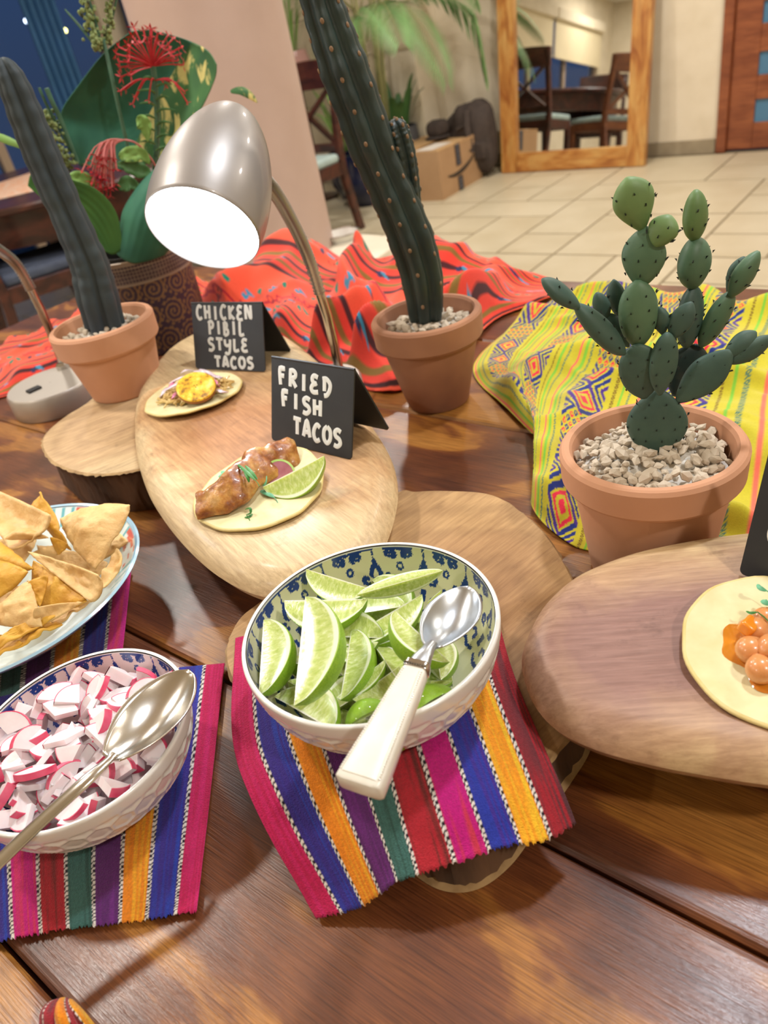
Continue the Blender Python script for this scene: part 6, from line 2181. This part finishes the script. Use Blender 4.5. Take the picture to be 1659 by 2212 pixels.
for k in range(34):
    an = math.pi * (-.02 + 1.04 * (k % 17) / 16) + random.uniform(-.08, .08)
    rr = (.052 if k < 17 else .036) * random.uniform(.85, 1.08)
    dpt = -.012 * (k >= 17) + random.uniform(-.012, .012)
    e = c0 + Vector((math.cos(an) * rr, dpt, math.sin(an) * rr * 1.0))
    floret(c0, c0.lerp(e, .55) + Vector((0, -.004, .002)), e, .0115)
for (x, y) in ((830, 515), (870, 500), (930, 620), (960, 560), (1230, 440), (1290, 450), (1350, 520), (1375, 610), (1060, 590), (1200, 470)):
    e = ZF(x, y, 1.355)
    floret(ZF(1110, 430, 1.362), ZF((x + 1110) / 2, min(y, 430) - 10, 1.35), e, .008)
MB().tube(cr([ZF(1095, 310, 1.362), ZF(1115, 500, 1.365), ZF(1130, 750, 1.37), ZF(1120, 1050, 1.375), ZF(1080, 1500, 1.38)], 16), .0045, 8).build('flower_stem', M_STEMG, t)
for k in range(12):
    y = 400 + k * 52
    sg = 1 if k % 2 else -1
    P_ = [ZF(1118, y + 30, 1.362), ZF(1118 + sg * 60, y, 1.352), ZF(1118 + sg * (110 + 25 * (k % 3)), y + 10, 1.35)]
    MB().tube(cr(P_, 7), [.0008, .0016, .002, .002, .0016, .001, .0004], 6, flat=.4, up=(0, -1, 0)).build('sepal', M_LEAF2, t)
c0 = ZF(868, 912, 1.345)
for k in range(26):
    x, y = random.gauss(700, 62), random.gauss(1185, 68)
    if k < 6:
        x, y = ((640, 1045), (705, 1010), (760, 1060), (520, 1165), (590, 1130), (800, 1150))[k]
    e = ZF(x, y, 1.335 + random.uniform(-.012, .012))
    floret(c0, ZF((x + 868) / 2 - 50, 885 + .25 * (y - 900), 1.34), e, .0130, M_PINKST)
for k in range(8):
    e = ZF(random.gauss(700, 45), random.gauss(1345, 35), 1.335)
    floret(e + Vector((.01, .01, .02)), e + Vector((.004, .004, .012)), e, .010)
MB().tube(cr([c0, ZF(960, 940, 1.35), ZF(1060, 1040, 1.36), ZF(1130, 1150, 1.37)], 12), .0016, 6).build('flower_stem', M_PINKST, t)
MB().tube(cr([ZF(690, 90, 1.375), ZF(760, 400, 1.37), ZF(830, 720, 1.37), ZF(905, 1030, 1.37)], 12), .0030, 8).build('flower_stem', M_STEMG, t)
M_BLOOM = mat('pale_green_bloom', '#9aa86e', '#6f8450', 60, .8)
M_BLOOMD = mat('dark_bloom_seed', '#4c5340', '#38402f', 60, .8)
def spike(P_, w_, n_, sd_):
    random.seed(sd_)
    c_ = cr(P_, n_)
    b_ = MB()
    for i, p_ in enumerate(c_):
        for k in range(7):
            d_ = Vector((random.gauss(0, 1), random.gauss(0, .7), random.gauss(0, .6)))
            q_ = p_ + d_ * w_ * .5
            b_.ball(q_, random.uniform(.002, .0036), 6, 4, mat=1 if (k == 3 and i % 2) else 0)
    b_.tube(c_, .0022, 6)
    o_ = b_.build('bloom_spike', [M_BLOOM, M_BLOOMD], t)
    o_['kind'] = 'stuff'
spike([ZF(215, 700, 1.36), ZF(270, 860, 1.36), ZF(330, 1000, 1.36), ZF(420, 1120, 1.37)], .017, 26, 1)
spike([ay(176, -60, 1.38), ay(188, 20, 1.38), ay(205, 75, 1.38), ay(218, 100, 1.378)], .013, 24, 2)
spike([ay(240, -40, 1.38), ay(238, 20, 1.38), ay(230, 90, 1.38)], .008, 16, 3)
spike([ZF(620, 90, 1.372), ZF(630, 120, 1.372), ZF(640, 150, 1.372)], .009, 8, 4)
for (a, b2, c2) in (((140, 20), (175, 60), (212, 108)), ((180, -40), (205, 40), (222, 110)), ((258, -30), (240, 50), (224, 108))):
    MB().tube(cr([ay(*a, 1.385), ay(*b2, 1.382), ay(*c2, 1.38)], 8), [.001, .0015, .0018, .002, .002, .002, .002, .002], 6).build('flower_stem', M_STEMG, t)
for (a, b2) in (((228, 492), (340, 740)), ((168, 488), (262, 690))):
    MB().tube(cr([ZF(*a, 1.35), ZF((a[0] + b2[0]) / 2 - 4, (a[1] + b2[1]) / 2, 1.352), ZF(*b2, 1.36), ZF(480, 1100, 1.37)], 12), .0038 if a[0] > 200 else .0022, 8).build('cut_stem', M_STEMG, t)
MB().tube(cr([ay(-20, 290, 1.33), ay(20, 305, 1.33), ay(60, 330, 1.335), ay(120, 420, 1.35)], 10), [.003, .005, .006, .006, .005, .004, .004, .003, .003, .003], 8, flat=.25, up=(0, -1, .5)).build('grass_blade', M_LEAF1, t)
